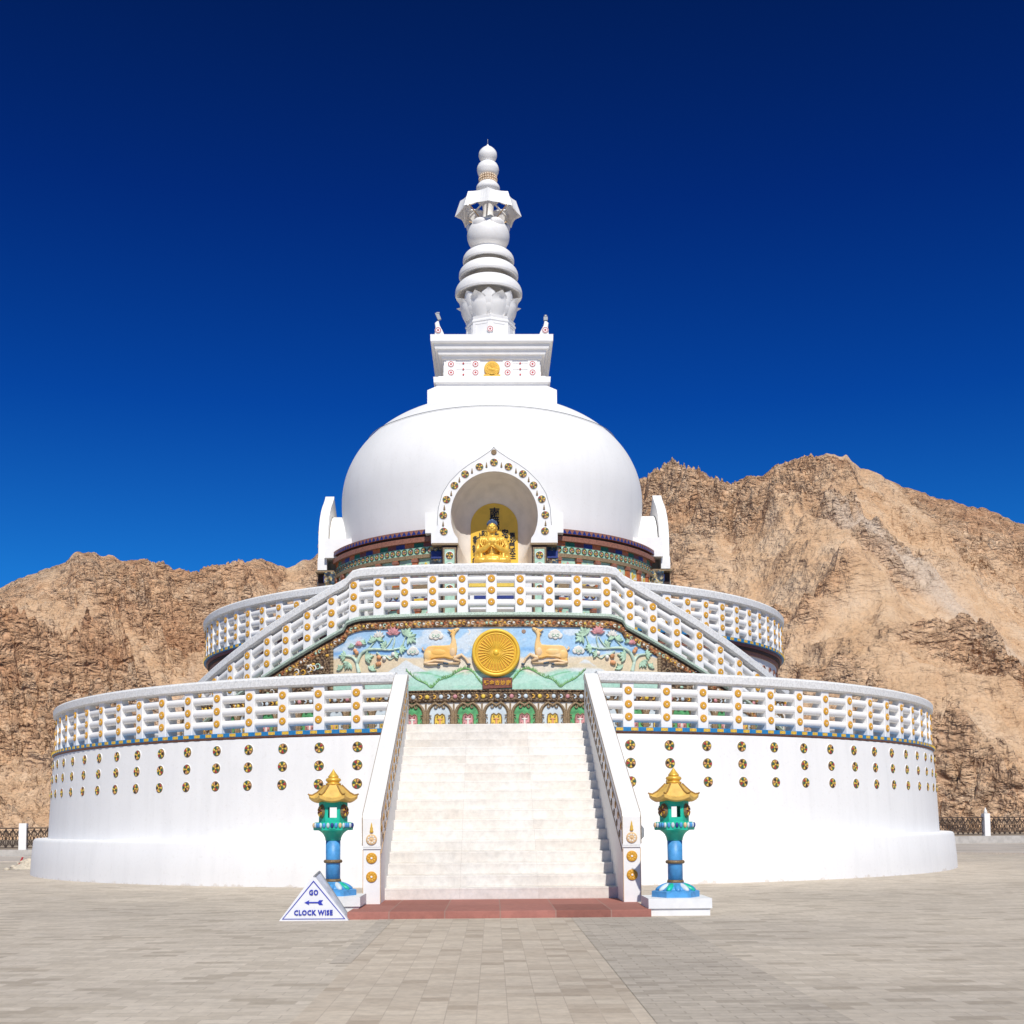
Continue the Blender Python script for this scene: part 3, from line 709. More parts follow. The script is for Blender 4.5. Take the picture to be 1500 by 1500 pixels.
# stairs and landing slab behind the parapet
mb = MB()
for a in rangedeg(-51, 45.5, 1.5):
    t0, t1 = rad(a), rad(a+1.5); z = max(3.3, min(zl(t0), zl(t1)))-.04
    if z < 3.35: continue
    mb.sweep([(8.46,3.2),(9.93,3.2),(9.93,z),(8.46,z)], [t0, (t0+t1)/2, t1])
mb.obj('side_stairs', [STEPM], LW)
def strip(prof, a0, a1, zf, name, mat, n=200, parent=LW): return MB().sweep(prof, [rad(a) for a in lin(a0, a1, n)], zf).obj(name, [mat], parent)
strip([(10.1,-.065),(10.26,-.065),(10.30,-.03),(10.27,.035),(10.1,.035)], A0, A1, zl, 'mint_moulding', MINT)
strip([(10.1,-.115),(10.20,-.115),(10.225,-.09),(10.23,-.067),(10.1,-.067)], A0, A1, zl, 'dark_moulding', DARK)
strip([(10.1,-.285),(10.20,-.285),(10.215,-.26),(10.215,-.12),(10.1,-.12)], A0, A1, zl, 'carved_border', ORN1)
mb = MB(); cols_ = [0,1,2,3,4]
for i, a in enumerate(lin(A0+.5, A1-.5, 170)):
    t = rad(a); q = MB(); r = .032 if i % 2 else .042
    if i % 2: q.tube([(r*cos(u), 0, r*sin(u)) for u in lin(.5, 5.2, 8)], .012, 5, i//2 % 4)
    else: q.ell((0,0,0), (.03,.02,.03), i//2 % 5, 8, 6)
    q.xf(Matrix.Translation((10.215*sin(t), -10.215*cos(t), zl(t)-.20)) @ Matrix.Rotation(t,4,'Z')); mb.add(q.v, q.f, q.m, True)
    for dz in (.035, -.04):
        q = MB(); q.ell((random.uniform(-.04,.04),0,dz), (.022,.016,.018), 5, 6, 4); q.xf(Matrix.Translation((10.21*sin(t), -10.21*cos(t), zl(t)-.20)) @ Matrix.Rotation(t,4,'Z')); mb.add(q.v, q.f, q.m, True)
mb.obj('border_studs', [OCHREL, CREAM, ORANGE, MINTP, YEL, CARVEL], LW)
# ---- mural sheet (real painting: colours laid in by place on the wall)
def vnoise(x, y, seed=0):
    xi, yi = np.floor(x).astype(np.int64), np.floor(y).astype(np.int64); xf, yf = x-xi, y-yi
    def h(a, b):
        n = (a*374761393 + b*668265263 + seed*1442695041) & 0x7fffffff; n = ((n ^ (n >> 13))*1274126177) & 0x7fffffff; n = (n ^ (n >> 16)) & 0xffffff
        return n/float(0xffffff)
    u, v = xf*xf*xf*(xf*(xf*6-15)+10), yf*yf*yf*(yf*(yf*6-15)+10)
    return (h(xi,yi)*(1-u)+h(xi+1,yi)*u)*(1-v) + (h(xi,yi+1)*(1-u)+h(xi+1,yi+1)*u)*v
def fbm(x, y, o=5, seed=0, g=.5):
    s = 0; a = 1; t = 0
    for k in range(o): s = s + a*vnoise(x*2**k+17*k, y*2**k-9*k, seed+k); t += a; a *= g
    return s/t
Um, nu, nv = 4.02, 520, 110
U = np.linspace(-Um, Um, nu)[None,:].repeat(nv,0); V = np.linspace(0,1,nv)[:,None].repeat(nu,1)
TOP = np.array([zl(u/10.2) for u in U[0]])[None,:].repeat(nv,0) - .235
# the ends of the panel are scalloped and pulled in
Z = 4.26 + V*(TOP-4.26)
def blend(c, d, m): return c*(1-m[...,None]) + np.array(d)[None,None]*m[...,None]
def ss(a, b, x): t = np.clip((x-a)/(b-a), 0, 1); return t*t*(3-2*t)
nz = fbm(U*1.3+5, Z*3, 5, 3); n2 = fbm(U*4, Z*7, 4, 9); n3 = fbm(U*14, Z*16, 3, 12)
col = np.ones(U.shape+(3,))*np.array((.36,.56,.76))
col = blend(col, (.70,.74,.75), ss(.5,.68,fbm(U*2.2,Z*5,5,21))*.7)
col = blend(col, (.20,.42,.72), ss(.10,.0,np.abs(Z-(5.17+.02*np.sin(U*3))))*ss(.35,.5,nz)*.9)
skyline = 5.06+.10*(fbm(U*1.1,U*0+1,3,5)-.5)
col = blend(col, (.74,.66,.52), ss(0,.10,skyline-Z))
hill = 5.02 + .16*np.exp(-((np.abs(U)-3.1)/.8)**2) + .05*(n2-.5)
col = blend(col, (.74,.60,.40), ss(0,.05,hill-Z)*ss(1.2,2.2,np.abs(U)))
mnt = 5.0 - .62*np.abs(np.abs(U)-2.05) + .06*(n2-.5)
col = blend(col, (.72,.74,.72), ss(0,.03,mnt-Z)*ss(2.9,2.5,np.abs(U)))
mg = 4.80 + .07*np.sin(U*4.1+1) - .12*np.abs(U)/2 + .05*(n2-.5)
col = blend(col, (.46,.70,.57), ss(0,.12,mg-Z)); col = blend(col, (.30,.62,.46), ss(.50,.62,fbm(U*2.5,Z*9,4,55))*ss(0,.1,mg-Z)*.7)
col = blend(col, (.15,.48,.22), ss(.03,.0,np.abs(Z-(4.72+.16*np.abs(np.sin(np.abs(U)*2.6+.2))-.2)))*.8*ss(.35,.55,n2))
col = blend(col, (.55,.72,.58), ss(.05,.25,4.62-Z)*.5*nz)
col = blend(col, (.72,.60,.40), ss(.03,.1,4.95-Z)*ss(.03,.10,Z-4.70)*ss(.52,.62,nz)*ss(.5,.9,np.abs(U))*.9)
col = col*(.90+.2*n3[...,None])
R_ = 10.165
X = R_*np.sin(U/R_); Y = -R_*np.cos(U/R_)
me = bpy.data.meshes.new('mural_panel'); idx = np.arange(nu*nv).reshape(nv,nu)
F = np.stack([idx[:-1,:-1], idx[:-1,1:], idx[1:,1:], idx[1:,:-1]], -1).reshape(-1,4)
me.from_pydata(np.stack([X,Y,Z],-1).reshape(-1,3).tolist(), [], F.tolist())
ca = me.color_attributes.new('Paint', 'FLOAT_COLOR', 'POINT'); ca.data.foreach_set('color', np.concatenate([np.clip(col,0,1).reshape(-1,3), np.ones((nu*nv,1))],1).ravel())
me.polygons.foreach_set('use_smooth', [True]*len(F))
m, nt, b = newmat('mural_paint', .6); at = N(nt, 'ShaderNodeVertexColor'); at.layer_name = 'Paint'; v = coords(nt)
nt.links.new(mixc(nt, at.outputs['Color'], ramp(nt, noise(nt, v, 22, 5, .7), [(.3,(.85,.85,.85)),(.6,(1.05,1.05,1.05))]), 1., 'MULTIPLY'), b.inputs['Base Color']); bump(nt, b, noise(nt, v, 40, 4), .3, .01)
me.materials.append(m); MUR = link('mural_panel', me, LW)
# relief pieces, drawn in arc length u and height z
def P5(x, y): return ((x/5.769+460-721)*.01545, 4.27+(1011-(y/5.769+820))*.0156)       # from crop coordinates of the left half
def P6(x, y): return ((x/6.818+610-721.5)*.01545, 4.27+(1011-(y/6.818+880))*.0156)
def relief(mb, name, mats, mir, parent=MUR):
    if mir: mb.v = [(-x, y, z) for x, y, z in mb.v]; mb.f = [f[::-1] for f in mb.f]
    return mb.wrap(10.165).obj(name, mats, parent)
def pipe(mb, pts, r0, r1, mi, y=-.02, n=6):
    P = smoothprof(pts, 4); k = len(P); mb.tube([(x, y, z) for x, z in P], lin(r0, r1, k), n, mi)
for mir in (False, True):
    mb = MB()
    body = [P6(*q) for q in [(400,283),(392,302),(372,318),(356,345),(352,372),(362,400),(370,440),(374,480),(372,520),(358,560),(340,590),(300,590),(250,575),(170,578),(120,585),(100,618),(60,640),(36,624),(44,580),(40,530),(52,490),(80,460),(130,450),(190,452),(250,452),(300,448),(316,420),(318,385),(314,352),(300,348),(312,332),(318,320),(310,296),(330,292),(355,284),(378,276)]]
    mb.poly(body, -.055, .0, 0, .030, True)
    mb.ell((*P6(85,545)[:1], -.03, P6(85,545)[1]), (.11,.045,.13), 0, 14, 8)
    mb.ell((*P6(190,520)[:1], -.032, P6(190,520)[1]), (.22,.035,.09), 0, 14, 8)
    mb.ell((*P6(330,520)[:1], -.03, P6(330,520)[1]), (.08,.045,.12), 1, 14, 8)
    for pts in ([(60,625),(150,600),(240,612),(300,628)], [(340,585),(405,612),(395,634),(240,628)], [(45,620),(90,636),(160,634),(205,640)]):
        mb.tube([(P6(*q)[0], -.045, P6(*q)[1]) for q in pts], [.038,.03,.024,.018], 7, 1)
    mb.tube([(P6(*q)[0], -.04, P6(*q)[1]) for q in [(350,580),(420,548),(460,585),(490,640)]], [.05,.035,.026,.02], 7, 1)
    mb.tube([(P6(*q)[0], -.04, P6(*q)[1]) for q in [(45,500),(25,480),(35,465)]], [.02,.022,.012], 6, 1)
    mb.tube([(P6(*q)[0], -.05, P6(*q)[1]) for q in [(318,320),(296,300),(280,295)]], [.018,.022,.006], 6, 0)
    for q in [(192,642),(252,628),(275,632),(492,645)]: mb.ell((P6(*q)[0], -.045, P6(*q)[1]), (.045,.03,.028), 2, 8, 6)
    mb.ell((P6(352,302)[0], -.06, P6(352,302)[1]), (.010,.008,.010), 2, 6, 4)
    relief(mb, 'deer_relief', [DEER, DEERL, HOOF], mir)
    # branch with leaves, flowers and fruit
    mb = MB()
    for pts, r0, r1 in (([(320,935),(305,880),(290,830),(250,795),(190,785)], .05, .02), ([(300,850),(335,780),(400,742),(500,742),(600,752),(700,738)], .045,.018), ([(540,748),(590,700),(620,650)], .02,.015), ([(625,735),(640,680),(640,640)], .02,.014), ([(480,770),(520,800),(560,800),(600,830),(640,810)], .026,.012), ([(400,740),(440,700),(470,670)], .022,.012), ([(700,740),(720,690),(740,630)], .02,.012)):
        pipe(mb, [P5(*q) for q in pts], r0, r1, 0)
    for (x, y), ang, s in (((190,790),170,1.0),((230,850),230,1.1),((380,810),10,1.2),((450,680),110,1.0),((500,670),60,.8),((740,640),60,1.35),((770,650),-40,1.2),((690,745),-10,1.0),((150,900),120,.8),((250,720),100,.7),((560,720),150,.9),((640,800),20,.8),((350,690),60,.7),((430,920),60,.9)):
        cx, cz = P5(x, y)
        for k, da in enumerate((-62,-30,0,30,62)):
            a = rad(-ang+da)*-1; L = .165*s*(1,.9,1.15,.9,1)[k]*.9; w = .030*s
            out = [(cx+px*cos(a)-pz*sin(a), cz+px*sin(a)+pz*cos(a)) for px, pz in ((0,-w*.3),(L*.4,-w),(L*.75,-w*.7),(L,0),(L*.75,w*.7),(L*.4,w),(0,w*.3))]
            mb.poly(out, -.045-.004*k, -.005, 1, .012)
    for (x, y), mi, s in (((630,620),2,1.2),((500,640),4,1.0),((320,700),2,.7)):
        cx, cz = P5(x, y)
        for k, da in enumerate((-75,75,-45,45,-15,15)):
            a = rad(90+da); L = .15*s; w = .04*s
            out = [(cx+px*cos(a)-pz*sin(a), cz+px*sin(a)+pz*cos(a)) for px, pz in ((0,-w*.3),(L*.45,-w),(L,0),(L*.45,w),(0,w*.3))]
            mb.poly(out, -.05-.005*k, -.005, mi, .014)
    for (x, y), mi in (((285,745),3),((300,765),3),((330,690),2),((500,810),3),((505,865),3),((490,870),3),((550,822),4),((630,790),4),((505,812),3)):
        mb.ell((P5(x,y)[0], -.035, P5(x,y)[1]), (.05,.04,.05), mi, 10, 7)
    relief(mb, 'lotus_branch_relief', [STEM, LEAF, PINK, PEACH, CREAM], mir)
    for (x, y), s in (((1000,640),1.), ((800,770),.85)):
        mb = MB(); cx, cz = P5(x, y)
        for px, pz, r in ((-.10,-.02,.07),(.10,-.02,.07),(0,.05,.08),(-.06,.04,.06),(.07,.04,.06),(0,-.04,.07)):
            q = MB(); disc(q, r*s, -.035, .0, 0, 16, .3, cx+px*s, cz+pz*s); mb.add(q.v, q.f, q.m)
        for px, sg in ((-.05,1),(.05,-1)):
            mb.tube([(cx+(px+sg*.01*k*cos(k*.9)*.9)*s, -.040, cz+(.01*k*sin(k*.9)*.9)*s) for k in range(8)], .008, 5, 1)
        relief(mb, 'cloud_relief', [CREAM, MINTP], mir)
    # vine garlands
    mb = MB(); pts = [P6(*q) for q in [(-130,700),(-40,780),(60,830),(120,868),(190,800),(300,760),(380,715),(450,690),(520,710),(580,780),(630,850)]]
    pipe(mb, pts, .007, .007, 0, -.006, 5); Pq = smoothprof(pts, 6)
    for i, (x, z) in enumerate(Pq):
        for s in (1, -1, 1):
            a = rad(90 + s*40 + random.uniform(-30,30)); L = random.uniform(.04,.10); mb.tube([(x,-.01,z),(x+L*cos(a)*s*.6,-.014,z+L*sin(a))], [.010,.003], 4, 0)
    relief(mb, 'vine_relief', [VINE], mir)
# small sun and moon discs of the mural
mb = MB(); disc(mb, .05, -.012, .005, 0, 16, .2, *P6(1040,318)); relief(mb, 'painted_sun', [paint('sun_brown', (.33,.22,.16), .7)], False)
mb = MB(); c0 = P6(478,320); out = [(c0[0]+.07*cos(rad(a)), c0[1]+.07*sin(rad(a))) for a in lin(-80,80,10)] + [(c0[0]-.01+.05*cos(rad(a)), c0[1]+.055*sin(rad(a))) for a in lin(75,-75,9)]
mb.poly(out, -.006, .004); relief(mb, 'painted_moon', [CREAM], False)
# carved spandrels at both panel ends: scalloped edge and studs
for s, ang in ((-1, A0), (1, A1)):
    mb = MB(); u0 = 3.86
    # scalloped vertical edge covering the panel end
    edge = []
    zt = zl(s*u0/10.2)-.2
    zz = lin(4.24, zt, 15)
    prev = None
    out = [(u0+.02*sin(i*2.2)+.02*(i%2) + (.25*max(0,(z-4.95))/.3 * -1 if z > 4.95 else 0), z) for i, z in enumerate(zz)]
    far = lin(u0+.35, 10.0*abs(rad(ang))-.2, 14)
    out = out + [(u, max(4.25, zl(s*u/10.2)-.22)) for u in far] + [(u, 4.24) for u in far[::-1]]
    if s < 0: out = [(-x, z) for x, z in out]
    # split as strip quads so that it wraps round the wall
    pr = MB(); n1 = 60
    for i in range(n1):
        ua, ub = (u0 + (far[-1]-u0)*k/n1 for k in (i, i+1))
        for (ya, yb) in ((0,1),):
            za, zb = max(4.25, zl(s*ua/10.2)-.22), max(4.25, zl(s*ub/10.2)-.22)
            pr.add([(s*ua,-.03,4.24),(s*ub,-.03,4.24),(s*ub,-.03,zb),(s*ua,-.03,za)], [(0,1,2,3) if s > 0 else (3,2,1,0)], 0)
    pr.add([(s*u0,-.03,4.24),(s*u0,0,4.24),(s*u0,0,zt),(s*u0,-.03,zt)], [(0,1,2,3)], 0)
    k = 0
    for i in range(46):
        u = random.uniform(u0+.1, u0+2.6); ztop = zl(s*u/10.2)-.32
        if ztop < 4.42: continue
        z = random.uniform(4.34, ztop); mi = (1,2,3,4,4,4,1,3)[i%8]
        if i % 3 == 0: pr.tube([(s*(u+.06*cos(w)), -.04, z+.06*sin(w)) for w in lin(.5,5.2,9)], .016, 5, mi)
        else: pr.ell((s*u,-.035,z), (.05,.03,.035), mi, 8, 6)
    for i in range(14): pr.ell((s*(u0+.01),-.03,4.3+i*(zt-4.3)/14), (.05,.03,.045), 4, 10, 6)
    pr.wrap(10.165).obj('carved_spandrel', [ORN2, OCHREL, MINTP, CREAM, CARVEL], LW)
# gold wheel
WH = bpy.data.objects.new('dharma_wheel', None); C.objects.link(WH); WH.parent = LW; WH.location = (.005,-10.19,5.095)
mb = MB(); disc(mb, .545, -.07, .03, 0, 72, .03); mb.obj('wheel_disc', [YGOLD], WH)
def torus(R, r, y, n=72, k=8):
    mb = MB(); vs = [((R+r*cos(2*pi*j/k))*cos(2*pi*i/n), y+r*.8*sin(2*pi*j/k), (R+r*cos(2*pi*j/k))*sin(2*pi*i/n)) for i in range(n) for j in range(k)]
    return mb.add(vs, [(i*k+j, i*k+(j+1)%k, ((i+1)%n)*k+(j+1)%k, ((i+1)%n)*k+j) for i in range(n) for j in range(k)], 0, True)
torus(.50,.04,-.075).obj('outer_rim', [YGOLD], WH); torus(.435,.018,-.07).obj('inner_rim', [YGOLD], WH)
for k in range(32):
    a = 2*pi*k/32; q = MB(); q.tube([(.06*cos(a),-.085,.06*sin(a)),(.40*cos(a),-.075,.40*sin(a))], [.008,.017], 6, 0); q.obj('spoke', [YGOLD], WH)
mb = MB()
for k in range(32):
    a = 2*pi*(k+.5)/32; mb.box(-.02,.02,-.073,-.069,.26,.41,0, Matrix.Rotation(a,4,'Y'))
mb.obj('spoke_gaps', [OCHRE], WH)
MB().ell((0,-.08,0), (.07,.05,.07), 0, 16, 10).obj('hub', [YGOLD], WH)
# plaque
mb = MB(); mb.poly([(-.335,-.13),(.335,-.10),(.335,.13),(-.335,.13)], -.06, .02, 0, .012); pq = mb.obj('plaque', [PLAQ], LW, (.03,-10.17,4.40))
lettering([(c, -.25+.125*i, .01, .115, .003, 1) for i, c in enumerate('轉金杏妙鹿')], 'plaque_lettering', OCHRE, pq, -.066)
# carved lintel and arcade
strip([(10.1,3.98),(10.20,3.98),(10.23,4.02),(10.22,4.22),(10.25,4.235),(10.25,4.262),(10.1,4.262)], A0, A1, None, 'carved_lintel', ORN2)
pitch = .636; na = int((rad(A1)*10.2)//pitch)
mb = MB()
for i in range(-na*4-3, na*4+2):
    u = (i+.5)*pitch/4 - .05; t = u/10.23; q = MB(); kk = i % 4
    mi = ((2,3,1,3,2,0,4,0)[i % 8])
    if i % 2: q.tube([(.036*cos(w), 0, .036*sin(w)) for w in lin(-1.9, 1.9, 7)], .017, 6, mi)
    else: q.ell((0,0,0), (.05,.03,.05), mi, 10, 6)
    q.xf(Matrix.Translation((10.235*sin(t), -10.235*cos(t), 4.11)) @ Matrix.Rotation(t,4,'Z')); mb.add(q.v, q.f, q.m, True)
    for j in range(5):
        q = MB(); q.ell((random.uniform(-.08,.08),0,random.choice((-.09,-.06,.07,.085))), (.02,.015,.016), 5, 6, 4); q.xf(Matrix.Translation((10.228*sin(t), -10.228*cos(t), 4.11)) @ Matrix.Rotation(t,4,'Z')); mb.add(q.v, q.f, q.m, True)
mb.obj('lintel_studs', [OCHREL, PINK, SKYT, SKYT, YEL, CARVEL], LW)
def arch_mesh(kind):
    mb = MB(); hw = .275
    top = [(-hw+hw*(1-cos(rad(a))), 3.72+.27*sin(rad(a))) for a in lin(0,74,8)] + [(-.10,3.975),(-.04,3.935),(0,3.90)]
    ar = [(-hw,3.25),(-hw,3.5)] + top + [(-x, z) for x, z in top[::-1][1:]] + [(hw,3.5),(hw,3.25)]
    mb.poly([(-.318,3.25),(.318,3.25),(.318,3.985),(-.318,3.985)], -.010, .02, 5)
    mb.poly([(x*.97, z) for x, z in ar if abs(x) > .05 or z > 3.95], -.018, .0, 0)
    mb.tube([(x, -.040, z) for x, z in ar], .026, 7, 1); mb.tube([(x*.90, -.032, z-.028) for x, z in ar], .009, 6, 2); mb.tube([(x*1.075, -.030, z+.012) for x, z in ar if abs(x) > .03], .010, 6, 1)
    for s in (1, -1):
        mb.tube([(s*(.095-.042*cos(w)*(1-.06*k)), -.042, 3.885-.040*sin(w)*(1-.06*k)) for k, w in enumerate(lin(-.9,4.4,11))], lin(.017,.012,11), 6, 1)
        mb.tube([(s*(.225+.028*cos(w)), -.040, 3.62+.03*sin(w)) for w in lin(-1.6,3.4,8)], .010, 6, 1)
        mb.tube([(s*(.225+.028*cos(w)), -.040, 3.53+.03*sin(w)) for w in lin(1.6,-3.4,8)], .010, 6, 1)
        mb.tube([(s*.262,-.038,3.72),(s*.215,-.042,3.69),(s*.19,-.038,3.70)], [.012,.010,.006], 6, 1)
    t = [(-.118,3.25),(-.122,3.62),(-.105,3.70),(-.055,3.73),(0,3.695),(.055,3.73),(.105,3.70),(.122,3.62),(.118,3.25)]
    mb.poly(t, -.030, -.01, 3, .008); mb.tube([(x, -.038, z) for x, z in t], .013, 6, 1)
    mb.ell((0,-.036,3.52), (.026,.014,.12), 4, 8, 6); mb.ell((0,-.036,3.60), (.075,.014,.020), 4, 8, 6)
    for s in (1,-1):
        mb.tube([(s*(.05+.018*cos(w)), -.042, 3.665+.018*sin(w)) for w in lin(-2.5,2.,7)], .007, 5, 1)
        mb.tube([(s*(.07+.018*cos(w)), -.042, 3.50+.022*sin(w)) for w in lin(-2.5,2.,7)], .008, 5, 1)
    mb.box(-.334,-.300,-.035,0,3.25,3.96,1); mb.box(.300,.334,-.037,0,3.25,3.96,1)
    mats = [(GRNP if kind else SKYT), CARVEL, BRONZE, (PINK if kind else YEL), (CREAM if kind else PEACH), CREAM]
    return mb.mesh('arch', mats)
AM = [arch_mesh(0), arch_mesh(1)]
for i in range(-14, 13):
    t = i*pitch/10.18 + .0; link('arch', AM[i % 2], LW, (10.16*sin(t), -10.16*cos(t), 0), t)

# ------------------------------------------------------------------ front staircase
FS = thing('staircase', 'broad pale marble front staircase between two white parapets', 'staircase', (0,-18.6,.1))
inv = Matrix.Translation(FS.location).inverted()
def fs(o): o.location = inv @ o.location; return o
W = 1.845; NS = 18; rise = 3.2/NS; run = .352; YS = -18.65
for k in range(NS):
    y0 = YS + k*run; z1 = .1 + (k+1)*rise; zb = max(0.02, z1-rise-.12)
    mb = MB(); y1 = y0 + run + .10 if k < NS-1 else -12.05
    # tread with a small rounded nosing over the riser
    pr = [(y0,zb),(y0,z1-.036),(y0-.002,z1-.020),(y0,z1-.004),(y0+.006,z1),(y1,z1),(y1,zb)]
    vs = [(x, y, z) for x in (-W, W) for y, z in pr]; n = len(pr)
    mb.add(vs, [(i, (i+1)%n, n+(i+1)%n, n+i)[::-1] for i in range(n)] + [tuple(range(n)), tuple(n+i for i in reversed(range(n)))], 0)
    fs(mb.obj('step', [STEPM], FS))
def splay(mb):
    mb.v = [(x + (.078*max(0, min(1, (-12.4-y)/7.2)) if x < 0 else 0), y, z) for x, y, z in mb.v]; return mb
for s in (-1, 1):
    x0, x1 = sorted((s*W, s*(W+.25)))
    prf = [(-19.62,.1),(-19.62,1.33),(-19.56,1.37),(-12.42,4.27),(-12.05,4.27),(-12.05,.0),(-18.6,.0),(-18.6,.1)]
    vs = [(x, y, z) for x in (x0, x1) for y, z in prf]; n = len(prf); mb = MB()
    mb.add(vs, [(i, (i+1)%n, n+(i+1)%n, n+i)[::-1] for i in range(n)] + [tuple(range(n)), tuple(n+i for i in reversed(range(n)))], 0)
    par = fs(splay(mb).obj('parapet', [WTRIM], FS))
    # coping
    mb = MB(); xa, xb = x0-.010, x1+.010
    cp = [(-19.632,.94),(-19.632,1.36),(-19.60,1.41),(-19.55,1.44),(-12.40,4.36),(-12.0,4.36),(-12.0,4.265),(-12.40,4.262),(-19.54,1.36),(-19.60,1.30),(-19.61,.94)]
    vs = [(x, y, z) for x in (xa, xb) for y, z in cp]; n = len(cp)
    mb.add(vs, [(i, (i+1)%n, n+(i+1)%n, n+i)[::-1] for i in range(n)] + [tuple(range(n)), tuple(n+i for i in reversed(range(n)))], 0)
    splay(mb).obj('coping', [WTRIM], par)
    for xe in (xa-.003, xb+.003):
        splay(MB().tube([(xe,-19.636,.96),(xe,-19.636,1.36),(xe,-19.55,1.435),(xe,-12.40,4.355)], .007, 5)).obj('edge_line', [CARVEL], par)
    splay(MB().box(x0-.014, x1+.014, -19.638, -19.60, .91, .935)).obj('string_course', [WTRIM], par)
    xc = (x0+x1)/2 + (.078 if s < 0 else 0)
    for z, me_ in ((1.05,ME_PALE),(.775,ME_GOLD),(.50,ME_GOLD)):
        pf(me_, 'medallion', par, xc, -19.634 if z > 1 else -19.622, z)
    pf(ME_FIN, 'finial_ornament', par, xc, -19.64, 1.22)
    # gilt edge lines and the carved inner band
    mb = MB(); 
    for xe in (x0-.004, x1+.004):
        mb.tube([(xe,-19.622,.12),(xe,-19.622,.9)], .005, 5, 0)
    for side, xs in ((0, (x0 if s > 0 else x1)), (1, (x1 if s > 0 else x0))):
        if side: continue
        d = -s*.006
        for zo in (-.06, -.46): mb.tube([(xs+d,-19.5,1.30+zo),(xs+d,-12.42,4.20+zo)], .006, 4, 0)
        for i in range(34):
            f = (i+.5)/34; y = -19.45 + f*6.95; z = 1.30+(y+19.55)*.4067-.26+.10*(-1)**i
            q = MB(); q.ell((xs+d, y, z), (.012,.045,.062), 1 + i % 2, 10, 6); mb.add(q.v, q.f, q.m, True)
            if i % 2: q = MB(); q.tube([(xs+d, y+.08+.03*cos(w), z+.03*sin(w)) for w in lin(0,5,7)], .007, 4, 2); mb.add(q.v, q.f, q.m, True)
    splay(mb).obj('carved_inner_band', [PALE, OCHRE, CARVEL], par)
# floodlight bracket on the right parapet
mb = MB(); mb.poly([(.0,-.06),(.05,-.10),(.09,-.06),(.09,.06),(.05,.11),(.0,.11)], -.05, .05, 0, .01); fs(mb.obj('floodlight', [GREY], FS, (W+.27, -19.2, 1.12)))
# slab in front of the steps
mb = MB(); n = 30; xs = lin(-2.06, 2.04, n)
vs = []
for x in xs:
    j = random.uniform(-.008,.008); vs += [(x,-21.28+j,0),(x,-21.27+j,.085),(x,-21.245+j,.1),(x,-18.6,.1),(x,-18.6,0)]
mb.add(vs, [(i*5+j, (i+1)*5+j, (i+1)*5+j+1, i*5+j+1) for i in range(n-1) for j in range(4)] + [(0,1,2,3,4), tuple((n-1)*5+j for j in (4,3,2,1,0))], 0)
o = mb.obj('stone_slab', [SLABM]); o['label'] = 'low red sandstone slab at the foot of the front steps'; o['category'] = 'slab'

